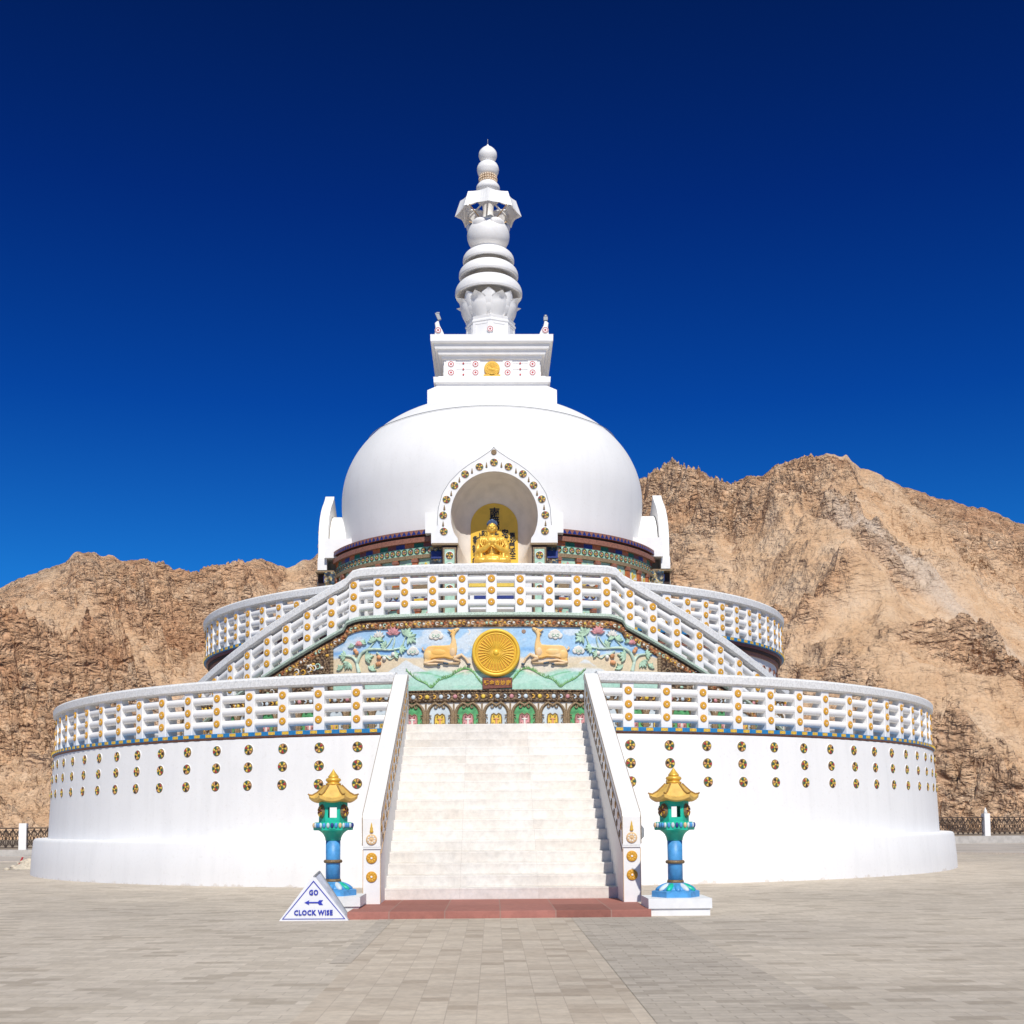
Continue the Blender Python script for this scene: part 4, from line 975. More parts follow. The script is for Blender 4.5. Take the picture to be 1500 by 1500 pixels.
# ------------------------------------------------------------------ lanterns
def hexring(r, z, ph=.5): return [(r*sin(2*pi*(k+ph)/6), -r*cos(2*pi*(k+ph)/6), z) for k in range(6)]
paint_ridge = paint('ridge_ochre', (.40,.22,.05), .5, .2, 20)
def lantern(loc, label, sc=1., rot=0., rx=0.):
    root = thing('garden_lantern', label, 'lantern', loc, 0, 'painted pedestal lanterns beside the steps'); root.scale = (sc,sc,sc)
    root.rotation_euler = (0, rx, 0)
    mb = MB(); mb.box(-.41,.41,-.41,.41,0,.10); mb.box(-.435,.435,-.435,.435,.10,.235); mb.obj('plinth', [PLINTH], root)
    L6 = lambda pr, mi=0: MB().lathe(pr, 6, (0,0), mi, False, True, .5)
    L6([(.335,.235),(.335,.315),(.31,.325)]).obj('hexagonal_base', [LBLUE], root, rz=rot)
    mb = MB(); n = 12
    for k in range(n):
        a = 2*pi*k/n; q = MB(); q.ell((0,-.17,.37), (.050,.13,.045), k % 3, 10, 6, Matrix.Rotation(rad(22),3,'X')); q.xf(Matrix.Rotation(a,4,'Z')); mb.add(q.v, q.f, q.m, True)
    mb.lathe([(.27,.32),(.22,.36),(.13,.43)], 24, mi=0); mb.obj('fluted_base', [LBLUE, SKYT, LTURQ], root)
    MB().lathe([(.112,.41),(.118,.44),(.118,.45),(.108,.47)], 24).obj('base_ring', [BRONZE], root)
    MB().lathe([(.104,.43),(.104,.75),(.106,1.05)], 28).obj('column', [LBLUE], root)
    MB().lathe(smoothprof([(.104,.695),(.125,.70),(.135,.72),(.125,.74),(.104,.745)], 3), 28).obj('column_ring', [BRONZE], root)
    MB().lathe(smoothprof([(.112,1.02),(.118,1.06),(.15,1.12),(.21,1.165),(.255,1.18)], 3), 32).obj('bowl', [LTURQ], root)
    dk = L6([(.28,1.165),(.285,1.20),(.285,1.265),(.25,1.28)]).obj('hexagonal_deck', [LTURQ], root, rz=rot)
    mb = MB(); i = 0
    for k in range(6):
        for j in range(5):
            q = MB(); q.ell((-.114+.057*j, -.252, 1.235), (.025,.018,.038), (0,1,2,0,3,1,0)[i % 7], 9, 6); i += 1
            q.xf(Matrix.Rotation(2*pi*k/6, 4, 'Z')); mb.add(q.v, q.f, q.m, True)
    mb.obj('petal_ring', [LBLUE, SKYT, NAVY, PALE], root, rz=rot)
    # open lamp box: six corner posts, sill and head, window on alternate sides
    bx = bpy.data.objects.new('lamp_box', None); C.objects.link(bx); bx.parent = root; bx.rotation_euler = (0,0,rot)
    mb = MB(); r = .205; ap = r*cos(pi/6); hw = r*sin(pi/6)
    for k in range(6):
        q = MB(); y0, y1 = -ap, -ap+.022
        if k % 3 == 0:
            q.box(-hw,-.062,y0,y1,1.28,1.58); q.box(.062,hw,y0,y1,1.28,1.58); q.box(-.062,.062,y0,y1,1.28,1.345); q.box(-.062,.062,y0,y1,1.495,1.58)
        else: q.box(-hw,hw,y0,y1,1.28,1.58)
        q.xf(Matrix.Rotation(2*pi*k/6,4,'Z')); mb.add(q.v, q.f, q.m)
    mb.obj('lamp_box_wall', [LTURQ], bx)
    for k in (1,2,4,5):
        a = 2*pi*k/6; o = link('wheel_medallion', ME_LAMP, bx, (ap*sin(a)*1.02, -ap*cos(a)*1.02, 1.435), a); o.scale = (.72,1.3,.85)
    # roof
    prf = [(.205,1.575),(.30,1.59),(.345,1.62),(.352,1.665),(.30,1.665),(.235,1.70),(.17,1.76),(.12,1.81),(.10,1.83)]
    mb = MB(); nseg = 6; vs = []
    for r_, z_ in prf:
        for k in range(6):
            for j in range(4):
                a0, a1 = 2*pi*(k+.5)/6, 2*pi*(k+1.5)/6; t = j/4
                A = Vector((r_*sin(a0), -r_*cos(a0), z_)); B = Vector((r_*sin(a1), -r_*cos(a1), z_)); p = A.lerp(B, t)
                p.z -= .045*4*t*(1-t) * (r_/.35)**2 if 1.58 < z_ < 1.70 else 0
                vs.append(p)
    m_ = 24
    mb.add(vs, [(q_*m_+i, q_*m_+(i+1)%m_, (q_+1)*m_+(i+1)%m_, (q_+1)*m_+i) for q_ in range(len(prf)-1) for i in range(m_)], 0)
    mb.add([vs[i] for i in range(m_)], [tuple(reversed(range(m_)))], 1)
    rf = mb.obj('roof', [LYEL, LTURQ], root, rz=rot)
    for k in range(6):
        a = 2*pi*(k+.5)/6; q = MB(); q.tube([(0,-r_,z_+.004) for r_, z_ in ((.362,1.685),(.348,1.672),(.30,1.668),(.235,1.703),(.17,1.763),(.12,1.813))], .012, 6, 0)
        q.xf(Matrix.Rotation(a,4,'Z')); q.obj('roof_ridge', [paint_ridge], rf)
    MB().lathe(smoothprof([(.10,1.82),(.115,1.835),(.085,1.85),(.11,1.88),(.105,1.905),(.07,1.925),(.08,1.935),(.045,1.98),(.018,2.02),(.0,2.05)], 3), 20).obj('roof_finial', [BRONZE if False else GOLD], root)
    return root
lantern((2.46,-20.68,0), 'blue and turquoise lantern with yellow roof, on white plinth right of the steps')
lantern((-2.395,-20.15,.03), 'blue and turquoise lantern with yellow roof, behind the triangular sign left of the steps', 1.0, .06)

# ------------------------------------------------------------------ sign
SG = thing('triangular_sign', 'white triangular floor sign with blue border, arrow and words GO CLOCK WISE', 'sign', (-2.49,-21.42,0), rad(-2))
tri = lambda w, h, z0=0.: [(-w/2,z0),(w/2,z0),(0.0,h)]
MB().poly([(-.465,0),(.465,0),(.02,.575),(-.03,.575)], 0, .03, 0).obj('front_panel', [SIGNW], SG)
mb = MB()
A = [(-.425,.022),(.425,.022),(-.005,.535)]; B = inset(A, .020)
mb.add([(x,-.006,z) for x, z in A+B], [(0,1,4,3),(1,2,5,4),(2,0,3,5)], 0); mb.obj('blue_border', [SIGNB], SG)
mb = MB(); zz = .242
mb.poly([(-.125,zz),(-.06,zz+.032),(-.068,zz+.009),(.055,zz+.009),(.075,zz+.032),(.125,zz+.032),(.100,zz),(.125,zz-.032),(.075,zz-.032),(.055,zz-.009),(-.068,zz-.009),(-.06,zz-.032)], -.007, 0, 0); mb.obj('arrow', [SIGNB], SG)
lettering([('GO',-.002,.372,.096,.0034,.80), ('CLOCK WISE',-.005,.105,.092,.0034,.87)], 'sign_lettering', SIGNB, SG, -.007)
# body: prism behind the panel, taller at the back
mb = MB(); f = [(-.44,.03,0),(.44,.03,0),(0,.03,.585)]; k = [(-.42,.26,0),(.46,.26,0),(.03,.26,.640)]
mb.add(f+k, [(0,1,2),(3,5,4),(0,3,4,1),(1,4,5,2),(2,5,3,0)], [1,1,1,0,1]); mb.obj('prism_body', [SIGNG, GREY], SG)
mb = MB(); mb.tube([f[2],k[2]], .016, 6); mb.tube([k[2],k[0]], .014, 6); mb.tube([k[2],k[1]], .014, 6); mb.tube([f[1],k[1]], .012, 6); mb.obj('metal_edging', [GREY], SG)

# ------------------------------------------------------------------ low walls, fences
def polywall(name, label, pts, h, w=.35):
    mb = MB()
    for (x0,y0),(x1,y1) in zip(pts[:-1], pts[1:]):
        L_ = math.hypot(x1-x0,y1-y0); a = math.atan2(y1-y0,x1-x0); M = Matrix.Translation((x0,y0,0)) @ Matrix.Rotation(a,4,'Z')
        mb.box(0,L_+.02,-w/2,w/2,-.3,h,0,M); 
    o = mb.obj(name, [WALLG]); o['label'] = label; o['category'] = 'wall'; o['group'] = 'low walls round the plaza'; return o
LWp = [(-62,11.5),(-26,13.6),(-8,15.2)]; RWp = [(10,22.5),(27,25.2),(62,27.5)]
polywall('low_wall', 'low rendered wall under the iron fence, left of the stupa', LWp, .31)
polywall('low_wall', 'low rendered wall under the iron fence, right of the stupa', RWp, .41)
def fence(name, label, pts, z0, h, pitchp, phase, style):
    root = thing(name, label, 'fence', (pts[1][0], pts[1][1], z0), 0, 'iron fences with white posts')
    iv = Matrix.Translation(root.location).inverted()
    pos = []; acc = []
    seg = []
    for (x0,y0),(x1,y1) in zip(pts[:-1], pts[1:]): seg.append((Vector((x0,y0)), Vector((x1,y1))))
    tot = sum((b-a).length for a, b in seg)
    def at(s):
        for a, b in seg:
            L_ = (b-a).length
            if s <= L_: return a.lerp(b, s/L_), math.atan2(b.y-a.y, b.x-a.x)
            s -= L_
        a, b = seg[-1]; return b, math.atan2(b.y-a.y, b.x-a.x)
    s = phase; ps = []
    while s < tot: ps.append(s); s += pitchp
    mb = MB(); mb.box(-.15,.15,-.15,.15,0,h+.20)
    if style: mb.lathe([(.10,h+.2),(.07,h+.34),(.0,h+.52)], 8)
    pm = mb.mesh('post', [WTRIM])
    def panel(L_):
        mb = MB(); r = .014
        mb.tube([(0,0,h),(L_,0,h)], .025, 5); mb.tube([(0,0,.08),(L_,0,.08)], .018, 5)
        n = max(1, int(L_/.27)); d = L_/n
        for i in range(n):
            x = i*d
            mb.tube([(x,0,.08),(x,0,h)], .017, 4)
            for sgn in (1,-1):
                c = x+d/2
                mb.tube([(c+sgn*d*.42*cos(w)*abs(cos(w))**.2, 0, .08+(h-.12)*(k/11)) for k, w in enumerate(lin(0, 2*pi, 12))], r, 4)
            mb.tube([(c+.07*cos(w),0,h*.80+.08*sin(w)) for w in lin(0,2*pi,9)], r, 4)
            mb.tube([(c+.06*cos(w),0,h*.30+.08*sin(w)) for w in lin(0,2*pi,9)], r, 4)
            if True: mb.tube([(x,0,h*.1),(x+d,0,h*.95)], r, 4); mb.tube([(x+d,0,h*.1),(x,0,h*.95)], r, 4)
        return mb
    for i, s in enumerate(ps):
        p, a = at(s); o = link('post', pm, root, (p.x, p.y, z0), a); o.location = iv @ o.location
        if i+1 < len(ps):
            q, a2 = at(ps[i+1]); L_ = (q-p).length; aa = math.atan2(q.y-p.y, q.x-p.x)
            o = panel(L_-.3).obj('iron_panel', [IRON], root, (p.x+.15*cos(aa), p.y+.15*sin(aa), z0), aa); o.location = iv @ o.location
    return root
def arclen(pts, x):
    s = 0
    for (x0,y0),(x1,y1) in zip(pts[:-1], pts[1:]):
        L_ = math.hypot(x1-x0,y1-y0)
        if x0 <= x <= x1: return s + (x-x0)/(x1-x0)*L_
        s += L_
sL = arclen(LWp, -19.45); fence('iron_fence', 'scrolled iron fence with white posts at the left edge of the plaza', LWp, .31, .88, 4.4, sL % 4.4, 0)
sR = arclen(RWp, 24.65); fence('iron_fence', 'dense iron fence with pointed white posts at the right edge of the plaza', RWp, .41, .92, 5.0, sR % 5.0, 1)

# rubble heap beside the drum
mb = MB()
for i in range(60):
    a = random.uniform(0, 2*pi); r = abs(random.gauss(0,.45)); s = random.uniform(.04,.12)
    mb.ell((r*cos(a)*1.5, r*sin(a), max(0, .42*math.exp(-(r/.5)**2))), (s*1.6,s*1.3,s), 0, 8, 5)
mb.lathe([(1.0,0),(.7,.12),(.4,.30),(.15,.43),(0,.46)], 14)
mb.v = [(x*1.0, y, z) for x, y, z in mb.v]
mb.v = [(x*.62, y*.62, z*.62) for x, y, z in mb.v]
hp = thing('sand_heap', 'small heap of pale sand and rubble against the left foot of the drum', 'heap', (-13.9,-.4,0))
mb.obj('sand', [SAND], hp)
mb = MB(); mb.tube([(-.28,-.1,.10),(-.16,-.1,.36)], .028, 6, 0); o = mb.obj('red_stick', [RED], hp)

# ------------------------------------------------------------------ statue
def remeshed(mb, name, voxel, mat, parent=None, smooth=6):
    o = mb.obj('tmp', [mat]); md = o.modifiers.new('r', 'REMESH'); md.mode = 'VOXEL'; md.voxel_size = voxel; md.use_smooth_shade = True
    sm = o.modifiers.new('s', 'SMOOTH'); sm.iterations = smooth; sm.factor = .5
    bpy.context.view_layer.update()
    me = bpy.data.meshes.new_from_object(o.evaluated_get(bpy.context.evaluated_depsgraph_get())); me.name = name
    bpy.data.objects.remove(o); me.materials.clear(); me.materials.append(mat)
    me.polygons.foreach_set('use_smooth', [True]*len(me.polygons))
    return link(name, me, parent)
BU = thing('buddha_statue', 'gilded seated buddha statue with blue hair inside the front niche', 'statue', (-.06,-4.62,8.20))
BU.scale = (1., 1., 1.07)
mb = MB(); E = mb.ell
E((0,0,.16),(.44,.30,.16)); E((.27,-.12,.13),(.24,.16,.11)); E((-.27,-.12,.13),(.24,.16,.11)); E((0,-.2,.12),(.30,.12,.10))
E((0,.02,.42),(.22,.17,.30)); E((0,.0,.62),(.27,.16,.18)); E((.23,.0,.66),(.15,.13,.13)); E((-.23,.0,.66),(.15,.13,.13)); E((0,.02,.74),(.20,.12,.08))
for s in (1,-1):
    mb.tube([(s*.30,.0,.68),(s*.37,-.03,.50),(s*.36,-.10,.36),(s*.20,-.22,.42),(s*.06,-.27,.52)], [.11,.105,.10,.075,.05], 12)
    mb.tube([(s*.36,-.06,.42),(s*.40,-.06,.24),(s*.42,-.08,.06)], [.10,.085,.08], 10)
    mb.tube([(s*.30,-.12,.36),(s*.30,-.16,.20),(s*.32,-.20,.05)], [.07,.06,.07], 10)
    E((s*.045,-.285,.56),(.032,.026,.055))
    for k in range(4): mb.tube([(s*(.03+.014*k),-.295,.58),(s*(.018+.014*k),-.312,.635-.006*k),(s*(.005+.008*k),-.30,.665-.01*k)], [.012,.011,.009], 6)
    mb.tube([(s*.06,-.28,.55),(s*.04,-.32,.58),(s*.015,-.32,.60)], [.013,.012,.010], 6)
    for k in range(4):   # robe folds
        mb.tube([(s*(.30-.05*k),-.10-.015*k,.74-.03*k),(s*(.33-.05*k),-.15,.58-.04*k),(s*(.24-.05*k),-.19,.45-.03*k)], .016, 6)
E((0,-.01,.83),(.075,.075,.09))
E((0,-.02,1.0),(.128,.135,.165)); E((0,-.06,.93),(.10,.085,.08)); E((0,-.158,.985),(.018,.022,.04)); E((0,-.165,.965),(.024,.02,.016))
for s in (1,-1):
    E((s*.05,-.142,1.02),(.032,.016,.012)); mb.tube([(s*.015,-.150,1.045),(s*.05,-.150,1.055),(s*.095,-.115,1.04)], .008, 5)
    E((s*.132,.0,.98),(.016,.03,.05)); E((s*.132,.0,.92),(.014,.022,.05)); E((s*.06,-.115,.955),(.04,.03,.035))
E((0,-.148,.925),(.04,.014,.010)); E((0,-.144,.912),(.030,.014,.009)); E((0,-.125,.885),(.035,.03,.025))
remeshed(mb, 'body', .0095, GOLD, BU, 3)
mb = MB(); mb.ell((0,.01,1.075),(.135,.14,.115)); mb.ell((0,.015,1.175),(.065,.07,.055)); 
for i in range(90):
    a = i*2.39996; z = 1-(i+.5)/90*1.02; r = math.sqrt(max(0,1-z*z)); mb.ell((.137*r*cos(a), .01+.142*r*sin(a), 1.085+.118*z), (.016,.016,.014), 0, 6, 4)
mb.obj('hair', [SLATE], BU)
mb = MB(); mb.lathe([(.56,-.0),(.58,.02),(.56,.05)], 32); mb.v = [(x, y*.55, z) for x, y, z in mb.v]; mb.obj('seat', [CREAM], BU)

# ------------------------------------------------------------------ ground and plaza
g = MB().add([(-2500,-2500,-.35),(2500,-2500,-.35),(2500,2500,-.35),(-2500,2500,-.35)], [(0,1,2,3)])
GRD = paint('dry_earth', (.36,.28,.20), .9, .15, .05, .5); struct(g.obj('ground', [GRD]))
mb = MB(); Pz = [(-62,-60),(62,-60),(62,27.5),(27,25.2),(10,22.5),(-8,15.2),(-26,13.6),(-62,11.5)]
mb.add([(x,y,0) for x,y in Pz] + [(x,y,-.35) for x,y in Pz], [tuple(range(8))] + [(i, 8+i, 8+(i+1)%8, (i+1)%8) for i in range(8)], 0)
struct(mb.obj('plaza', [PAVE]))
mb = MB(); mb.add([(x,y,.004) for x,y in ((-1.40,-60),(.92,-60),(.95,-21.30),(-1.42,-21.30))], [(0,1,2,3)]); struct(mb.obj('path', [PATH]))
mb = MB(); mb.add([(x,y,.004) for x,y in ((.93,-60),(2.3,-60),(2.2,-21.30),(.955,-21.30))], [(0,1,2,3)]); mb.add([(x,y,.004) for x,y in ((-1.62,-26.6),(-1.42,-26.6),(-1.43,-21.30),(-1.63,-21.30))], [(0,1,2,3)]); 
mb.add([(x,y,.004) for x,y in ((-1.41,-22.3),(.94,-22.3),(.95,-21.30),(-1.42,-21.30))], [], 0)
struct(mb.obj('paved_strip', [DPAVE]))
# raised outer walk behind the drum
mb = MB(); ths_ = [rad(a) for a in lin(60, 300, 90)]
mb = MB(); Po = [(-62,3.0),(-40,3.0),(-24,5.5),(-15.5,7.5),(0,12.2),(15.8,9.2),(19,6.5),(30,4.5),(62,3.0)]
n = len(Po); Bk = [(-62,11.3),(-40,12.6),(-26,13.4),(-14,14.4),(0,18.6),(12,22.6),(20,23.8),(30,25.2),(62,27.3)]
mb.add([(x,y,.045) for x,y in Po+Bk] + [(x,y,0) for x,y in Po], [(i,i+1,n+i+1,n+i) for i in range(n-1)] + [(2*n+i,2*n+i+1,i+1,i) for i in range(n-1)], 0)
struct(mb.obj('outer_walk', [brickmat('walk_concrete', (.48,.42,.36), (.56,.495,.43), (.42,.365,.31), 2.4, 1.2, .01, var=.8)]))

# ------------------------------------------------------------------ mountains (real terrain)
CAMP = (-.0938, -38.4927, 1.2961); F_ = 1852.386; CYP = 1050.
r_v = np.array([.99985523,-.01515098,-.00774341]); u_v = np.array([.00646211,-.08286251,.99654004]); f_v = np.array([.01574019,.99644581,.08275261])
ridge_px = [(-900,900),(-600,870),(-400,905),(-200,880),(-60,890),(0,862),(25,850),(60,836),(95,825),(110,811),(130,807),(150,812),(180,820),(215,820),(240,823),(255,834),(290,838),(320,828),(340,822),(380,819),(400,823),(420,832),(440,825),(468,812),(520,780),(600,740),(700,735),(820,740),(900,722),(935,704),(960,690),(985,675),(1010,678),(1035,694),(1070,710),(1085,700),(1115,697),(1135,682),(1160,671),(1180,667),(1210,666),(1240,669),(1262,685),(1300,700),(1330,715),(1380,730),(1430,742),(1470,757),(1500,770),(1600,800),(1750,790),(1950,840),(2300,870),(2600,880)]
AZ, EL = [], []
for x, y in ridge_px:
    d = f_v + r_v*(x-750)/F_ + u_v*(CYP-y)/F_; AZ.append(np.arctan2(d[0], d[1])); EL.append(d[2]/np.hypot(d[0], d[1]))
na_, nd_ = 2000, 620
azs = np.concatenate([np.linspace(-.78,-.43,160)[:-1], np.linspace(-.43,.43,na_-318), np.linspace(.43,.78,160)[1:]]); na_ = len(azs)
tt = np.linspace(0,1,nd_)
AZg = azs[None,:].repeat(nd_,0); T = tt[:,None].repeat(na_,1)
elr = np.interp(azs, AZ, EL)
dr = np.interp(azs, [-.78,-.35,-.1,.1,.16,.19,.25,.42,.78], [360,330,350,370,360,330,300,315,350])
D0 = 150.
Dg = D0 + T*(dr[None,:]*1.05-D0)
Xg, Yg = Dg*np.sin(AZg), Dg*np.cos(AZg)
def ridged(x, y, o, seed, g=.5, l=2.03):
    s = 0; a = 1; t = 0; f = 1.; w = 1.
    for k in range(o):
        nn = 1-np.abs(2*vnoise(x*f+31*k, y*f-13*k, seed+k)-1); nn = nn*nn*w; s = s+a*nn; w = np.clip(nn*1.8, 0, 1); t += a; a *= g; f *= l
    return s/t
wx = 30*(fbm(Xg/60, Yg/60, 4, 41)-.5); wy = 30*(fbm(Xg/60+9, Yg/60+4, 4, 47)-.5)
ca_, sa_ = np.cos(.5), np.sin(.5)
Xr, Yr = Xg*ca_+Yg*sa_, -Xg*sa_+Yg*ca_
def worley(x, y, seed=0):
    xi, yi = np.floor(x).astype(np.int64), np.floor(y).astype(np.int64); d1 = np.full(x.shape, 9.); d2 = d1.copy(); cid = np.zeros(x.shape)
    for i in (-1,0,1):
        for j in (-1,0,1):
            cx, cy = xi+i, yi+j
            n = (cx*374761393 + cy*668265263 + seed*974634777) & 0x7fffffff; n = ((n ^ (n >> 13))*1274126177) & 0x7fffffff; n ^= n >> 15
            px = cx + (n & 1023)/1023.; py = cy + ((n >> 10) & 1023)/1023.; v_ = ((n >> 20) & 255)/255.
            d = (px-x)**2 + (py-y)**2; m1 = d < d1
            d2 = np.where(m1, d1, np.minimum(d2, d)); cid = np.where(m1, v_, cid); d1 = np.where(m1, d, d1)
    return np.sqrt(d1), np.sqrt(d2), cid
spur = ridged((Xr+wx)/60, (Yr+wy)/95, 5, 61)
crag = ridged((Xg+wx)/17, (Yg+wy)/22, 5, 71, .55)
q1x, q1y = (Xr+wx*.8+4*crag)/5.2, (Yr+wy*.8)/8.5
a1, a2, ac = worley(q1x, q1y, 3); b1, b2, bc = worley((Xr+wx+3*crag)/1.9, (Yr*1.0+wy)/3.0, 5)
fine = ridged((Xr+wx*.3)/4.0, (Yr+wy*.3)/5.5, 4, 81, .62); mic = fbm(Xg/.8, Yg/1.0, 3, 91)
blk = 2.6*(ac-.5)*np.clip((a2-a1)*3,0,1) + .9*np.clip((a2-a1)*2.2,0,1) ; blk2 = 1.1*(bc-.5)*np.clip((b2-b1)*3,0,1) + .4*np.clip((b2-b1)*2.5,0,1)
sm = ss(.10,.20,AZg)*ss(.80,.50,T + .6*(fbm(Xg/50,Yg/50,3,33)-.5))*ss(.42,.54,fbm(Xr/20,Yr/60,4,36)+.02)*.9
sm = np.maximum(sm, ss(.58,.68,fbm(Xr/22,Yr/60,4,35))*.75)*.95
e0 = elr[None,:]*T**.92*dr[None,:]/Dg
fan = np.exp(-((AZg-.275)/.05)**2-((e0-.150)/.022)**2) + np.exp(-((AZg-.36)/.05)**2-((e0-.155)/.02)**2)
sm = np.clip(np.maximum(sm, fan*1.2), 0, .97)
wob = .010*(fbm(AZg*22, e0*30, 4, 77)-.5)*2
bandm = np.exp(-(((e0+wob)-(.212-(AZg-.270)*.66))/.0075)**2)*ss(.25,.29,AZg) + np.exp(-((AZg+.262+wob-(e0-.1)*.5)/.006)**2)*ss(.04,.07,e0)*ss(.16,.13,e0)
bandm = np.clip(bandm,0,1); sm = np.maximum(sm, bandm*.8)
rough = 1-sm
crest = 1-.84*ss(.74,.97,T)
base = T**.92
env = np.sin(np.pi*np.clip(T*.93+.03,0,1))**.6
h = -6 + (elr[None,:]*dr[None,:]+6)*base + (spur-.45)*26*env + crest*((crag-.42)*10*(.18+.82*rough) + (fine-.42)*3.6*(.15+.85*rough) + (1.5*blk+1.6*blk2)*(.06+.94*rough)*(1-.6*ss(.75,1,T)) + (mic-.5)*1.5*(.3+.7*rough))
bk = np.clip(T-.955,0,1)/.045; h = h - 10*bk**2
mx = (h/Dg).max(0); fac = elr/mx; kk = np.exp(-.5*(np.arange(-90,91)/32.)**2); kk /= kk.sum()
fac = np.convolve(np.pad(fac, 90, mode='edge'), kk, mode='valid')
h = np.where(h > 0, h*fac[None,:], h)
mx = (h/Dg).max(0); jag = 1+.014*(fbm(azs*160,azs*0,5,7,.65)-.5)*2
f2_ = elr*jag/mx; k2 = np.exp(-.5*(np.arange(-6,7)/1.8)**2); k2 /= k2.sum(); f2_ = np.convolve(np.pad(f2_, 6, mode='edge'), k2, mode='valid')
h = np.where(h > 0, h*(1+(f2_[None,:]-1)*ss(.55,.95,T)), h)
h[-1] -= 30
me = bpy.data.meshes.new('mountains'); nvt = na_*nd_
co = np.stack([Xg+CAMP[0], Yg+CAMP[1], h+CAMP[2]], -1).reshape(-1,3).astype(np.float32)
idx = np.arange(nvt).reshape(nd_, na_); F = np.stack([idx[:-1,:-1], idx[:-1,1:], idx[1:,1:], idx[1:,:-1]], -1).reshape(-1,4).astype(np.int32)
me.vertices.add(nvt); me.vertices.foreach_set('co', co.ravel()); me.loops.add(F.size); me.loops.foreach_set('vertex_index', F.ravel())
me.polygons.add(len(F)); me.polygons.foreach_set('loop_start', np.arange(0, F.size, 4, dtype=np.int32)); me.polygons.foreach_set('loop_total', np.full(len(F), 4, np.int32)); me.update(calc_edges=True)
me.polygons.foreach_set('use_smooth', np.zeros(len(F), bool))
at_ = me.attributes.new('scree', 'FLOAT', 'POINT'); at_.data.foreach_set('value', sm.ravel().astype(np.float32))
at2 = me.attributes.new('band', 'FLOAT', 'POINT'); at2.data.foreach_set('value', bandm.ravel().astype(np.float32))
m, nt, b = newmat('mountain_rock', .95); v = coords(nt)
geo = N(nt, 'ShaderNodeAttribute'); geo.attribute_name = 'scree'
gb_ = N(nt, 'ShaderNodeAttribute'); gb_.attribute_name = 'band'
def rmf(vec, scale, detail, rough=.6, lac=2.1):
    n = N(nt, 'ShaderNodeTexNoise'); n.noise_type = 'RIDGED_MULTIFRACTAL'; n.normalize = True
    for k_, v_ in (('Scale', scale), ('Detail', detail), ('Roughness', rough), ('Lacunarity', lac), ('Offset', .9), ('Gain', 1.6)): n.inputs[k_].default_value = v_
    nt.links.new(vec, n.inputs['Vector']); return n.outputs['Fac']
tc_ = N(nt, 'ShaderNodeTexCoord'); mp_ = N(nt, 'ShaderNodeMapping'); mp_.inputs['Rotation'].default_value = (rad(12), rad(48), rad(25)); mp_.inputs['Scale'].default_value = (.70, 1., 1.35)
nt.links.new(tc_.outputs['Object'], mp_.inputs['Vector']); dv = mp_.outputs['Vector']
r1 = rmf(dv, .16, 7, .62); r2 = rmf(dv, .75, 5, .6); f1 = noise(nt, v, .030, 6, .6); f2 = noise(nt, dv, .30, 8, .7); f3 = noise(nt, v, 1.8, 5, .7)
rock = ramp(nt, f2, [(.33,(.42,.245,.145)),(.44,(.56,.355,.215)),(.54,(.65,.43,.27)),(.68,(.74,.545,.375))])
tint = ramp(nt, f1, [(.34,(.90,.76,.68)),(.46,(1.,.94,.88)),(.55,(1.,1.,1.)),(.66,(.98,1.02,1.06))])
rock = mixc(nt, mixc(nt, rock, tint, 1., 'MULTIPLY'), ramp(nt, r1, [(.06,(.68,.60,.55)),(.18,(.94,.92,.90)),(.36,(1.06,1.05,1.04))]), 1., 'MULTIPLY')  # crevice shade put into the rock colour where the ridged noise dips
rock = mixc(nt, rock, ramp(nt, r2, [(.05,(.60,.52,.47)),(.15,(.97,.96,.95)),(.45,(1.07,1.07,1.06))]), 1., 'MULTIPLY')  # smaller crevices shaded in the colour too
scree = mixc(nt, ramp(nt, noise(nt, v, .12, 6, .6), [(.35,(.56,.355,.20)),(.5,(.62,.415,.25)),(.66,(.66,.48,.32))]), ramp(nt, f3, [(.32,(.70,.64,.60)),(.42,(1,1,1))]), .8, 'MULTIPLY')
c = mixc(nt, rock, scree, geo.outputs['Fac'])
c = mixc(nt, c, ramp(nt, f3, [(.35,(.46,.39,.33)),(.5,(.57,.48,.40)),(.7,(.62,.55,.47))]), mixc(nt, (0,0,0), gb_.outputs['Color'], .62))
nt.links.new(c, b.inputs['Base Color'])
iv = N(nt, 'ShaderNodeMath', operation='SUBTRACT'); iv.inputs[0].default_value = 1.15; nt.links.new(geo.outputs['Fac'], iv.inputs[1])
ad = N(nt, 'ShaderNodeMath', operation='MULTIPLY_ADD'); nt.links.new(r2, ad.inputs[0]); ad.inputs[1].default_value = .35; nt.links.new(r1, ad.inputs[2])
ml = N(nt, 'ShaderNodeMath', operation='MULTIPLY'); nt.links.new(ad.outputs[0], ml.inputs[0]); nt.links.new(iv.outputs[0], ml.inputs[1])
ad2 = N(nt, 'ShaderNodeMath', operation='MULTIPLY_ADD'); nt.links.new(f3, ad2.inputs[0]); ad2.inputs[1].default_value = .12; nt.links.new(ml.outputs[0], ad2.inputs[2])
bump(nt, b, ad2.outputs[0], 1., 1.5)
me.materials.append(m); struct(link('mountains', me))

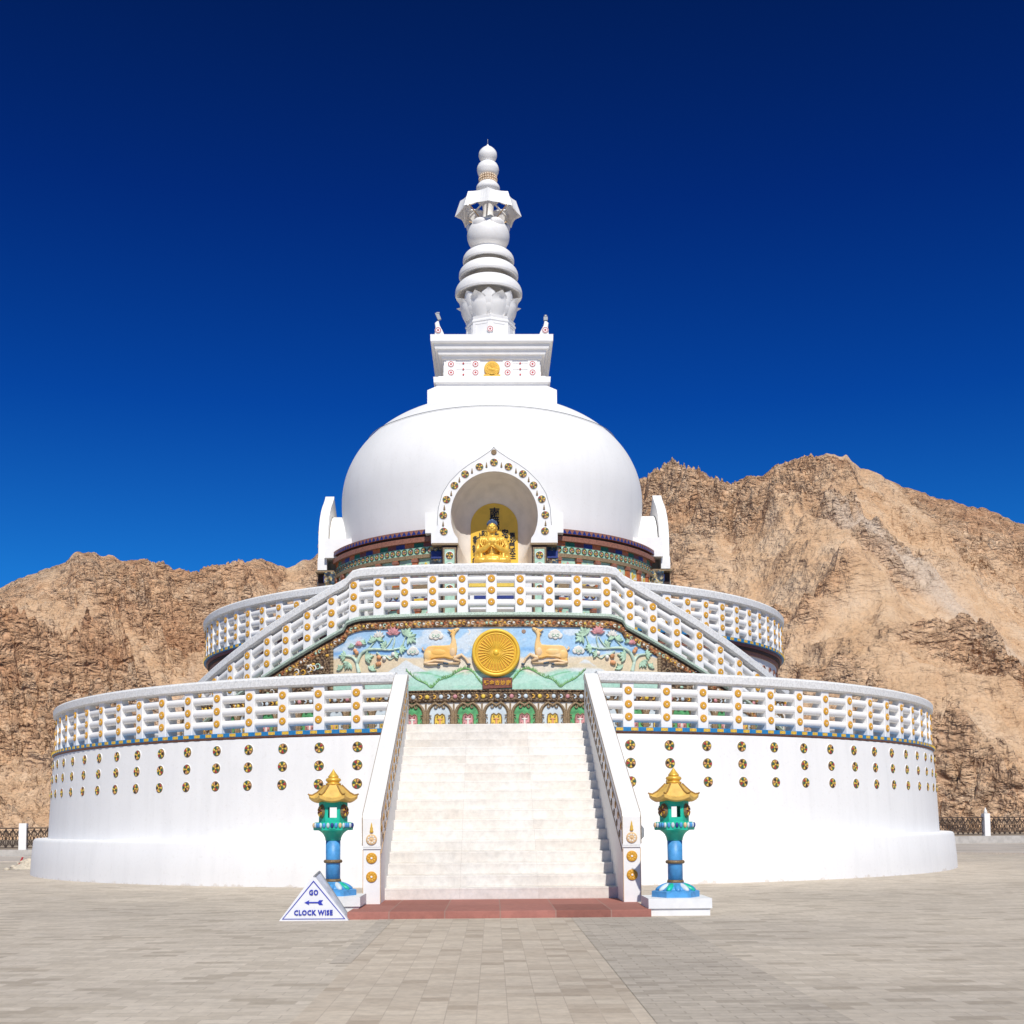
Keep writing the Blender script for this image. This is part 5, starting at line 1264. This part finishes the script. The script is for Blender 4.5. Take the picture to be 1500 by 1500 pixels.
# ------------------------------------------------------------------ light, sky, camera
SUN_EL, SUN_AZ = 46., 7.      # azimuth: degrees to the right of straight behind the camera
d = Vector((sin(rad(SUN_AZ))*cos(rad(SUN_EL)), -cos(rad(SUN_AZ))*cos(rad(SUN_EL)), sin(rad(SUN_EL))))
sl = bpy.data.lights.new('sun', 'SUN'); sl.energy = 3.75; sl.angle = rad(.5); sl.color = (1.,.965,.91)
so = bpy.data.objects.new('sun', sl); C.objects.link(so); so.rotation_euler = d.to_track_quat('Z','Y').to_euler(); so.location = (20,-60,60)
w = bpy.data.worlds.new('World'); SC.world = w; w.use_nodes = True; nt = w.node_tree; bg = nt.nodes['Background']
sk = N(nt, 'ShaderNodeTexSky'); sk.sky_type = 'NISHITA'; sk.sun_disc = False; sk.sun_elevation = rad(SUN_EL); sk.altitude = 3500; sk.air_density = 1.0; sk.dust_density = .0; sk.ozone_density = 4.
sk.sun_rotation = math.atan2(d.x, d.y)
gm = N(nt, 'ShaderNodeGamma'); gm.inputs['Gamma'].default_value = 1.0
hs = N(nt, 'ShaderNodeHueSaturation'); hs.inputs['Saturation'].default_value = 1.0
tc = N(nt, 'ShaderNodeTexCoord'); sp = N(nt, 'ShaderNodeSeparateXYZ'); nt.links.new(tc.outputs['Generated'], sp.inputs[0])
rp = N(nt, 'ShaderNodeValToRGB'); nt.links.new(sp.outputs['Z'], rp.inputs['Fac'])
st_ = [(0.,(.12,.55,.90)),(.187,(.055,.49,.93)),(.316,(.016,.27,.80)),(.45,(.010,.155,.60)),(.563,(.010,.115,.41)),(.64,(.08,.14,.34)),(.78,(1.3,1.2,.80)),(1.,(3.2,2.8,1.7))]  # stops nearest the zenith, out of view, brightened and warmed as added fill light
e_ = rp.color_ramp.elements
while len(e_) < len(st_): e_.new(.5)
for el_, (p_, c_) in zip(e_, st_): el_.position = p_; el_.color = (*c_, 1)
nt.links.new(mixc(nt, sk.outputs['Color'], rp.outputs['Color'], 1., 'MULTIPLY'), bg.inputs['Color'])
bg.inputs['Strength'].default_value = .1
WORLD_TUNE = True
cam = bpy.data.cameras.new('camera'); co_ = bpy.data.objects.new('camera', cam); C.objects.link(co_); SC.camera = co_
cam.sensor_width = 36; cam.lens = 36*F_/1500; cam.shift_y = (CYP-750)/1500; cam.clip_end = 6000; cam.clip_start = .1
M = Matrix(((r_v[0],u_v[0],-f_v[0],CAMP[0]),(r_v[1],u_v[1],-f_v[1],CAMP[1]),(r_v[2],u_v[2],-f_v[2],CAMP[2]),(0,0,0,1)))
co_.matrix_world = M
SC.view_settings.view_transform = 'Standard'; SC.view_settings.look = 'None'; SC.view_settings.gamma = 1; SC.view_settings.exposure = .18
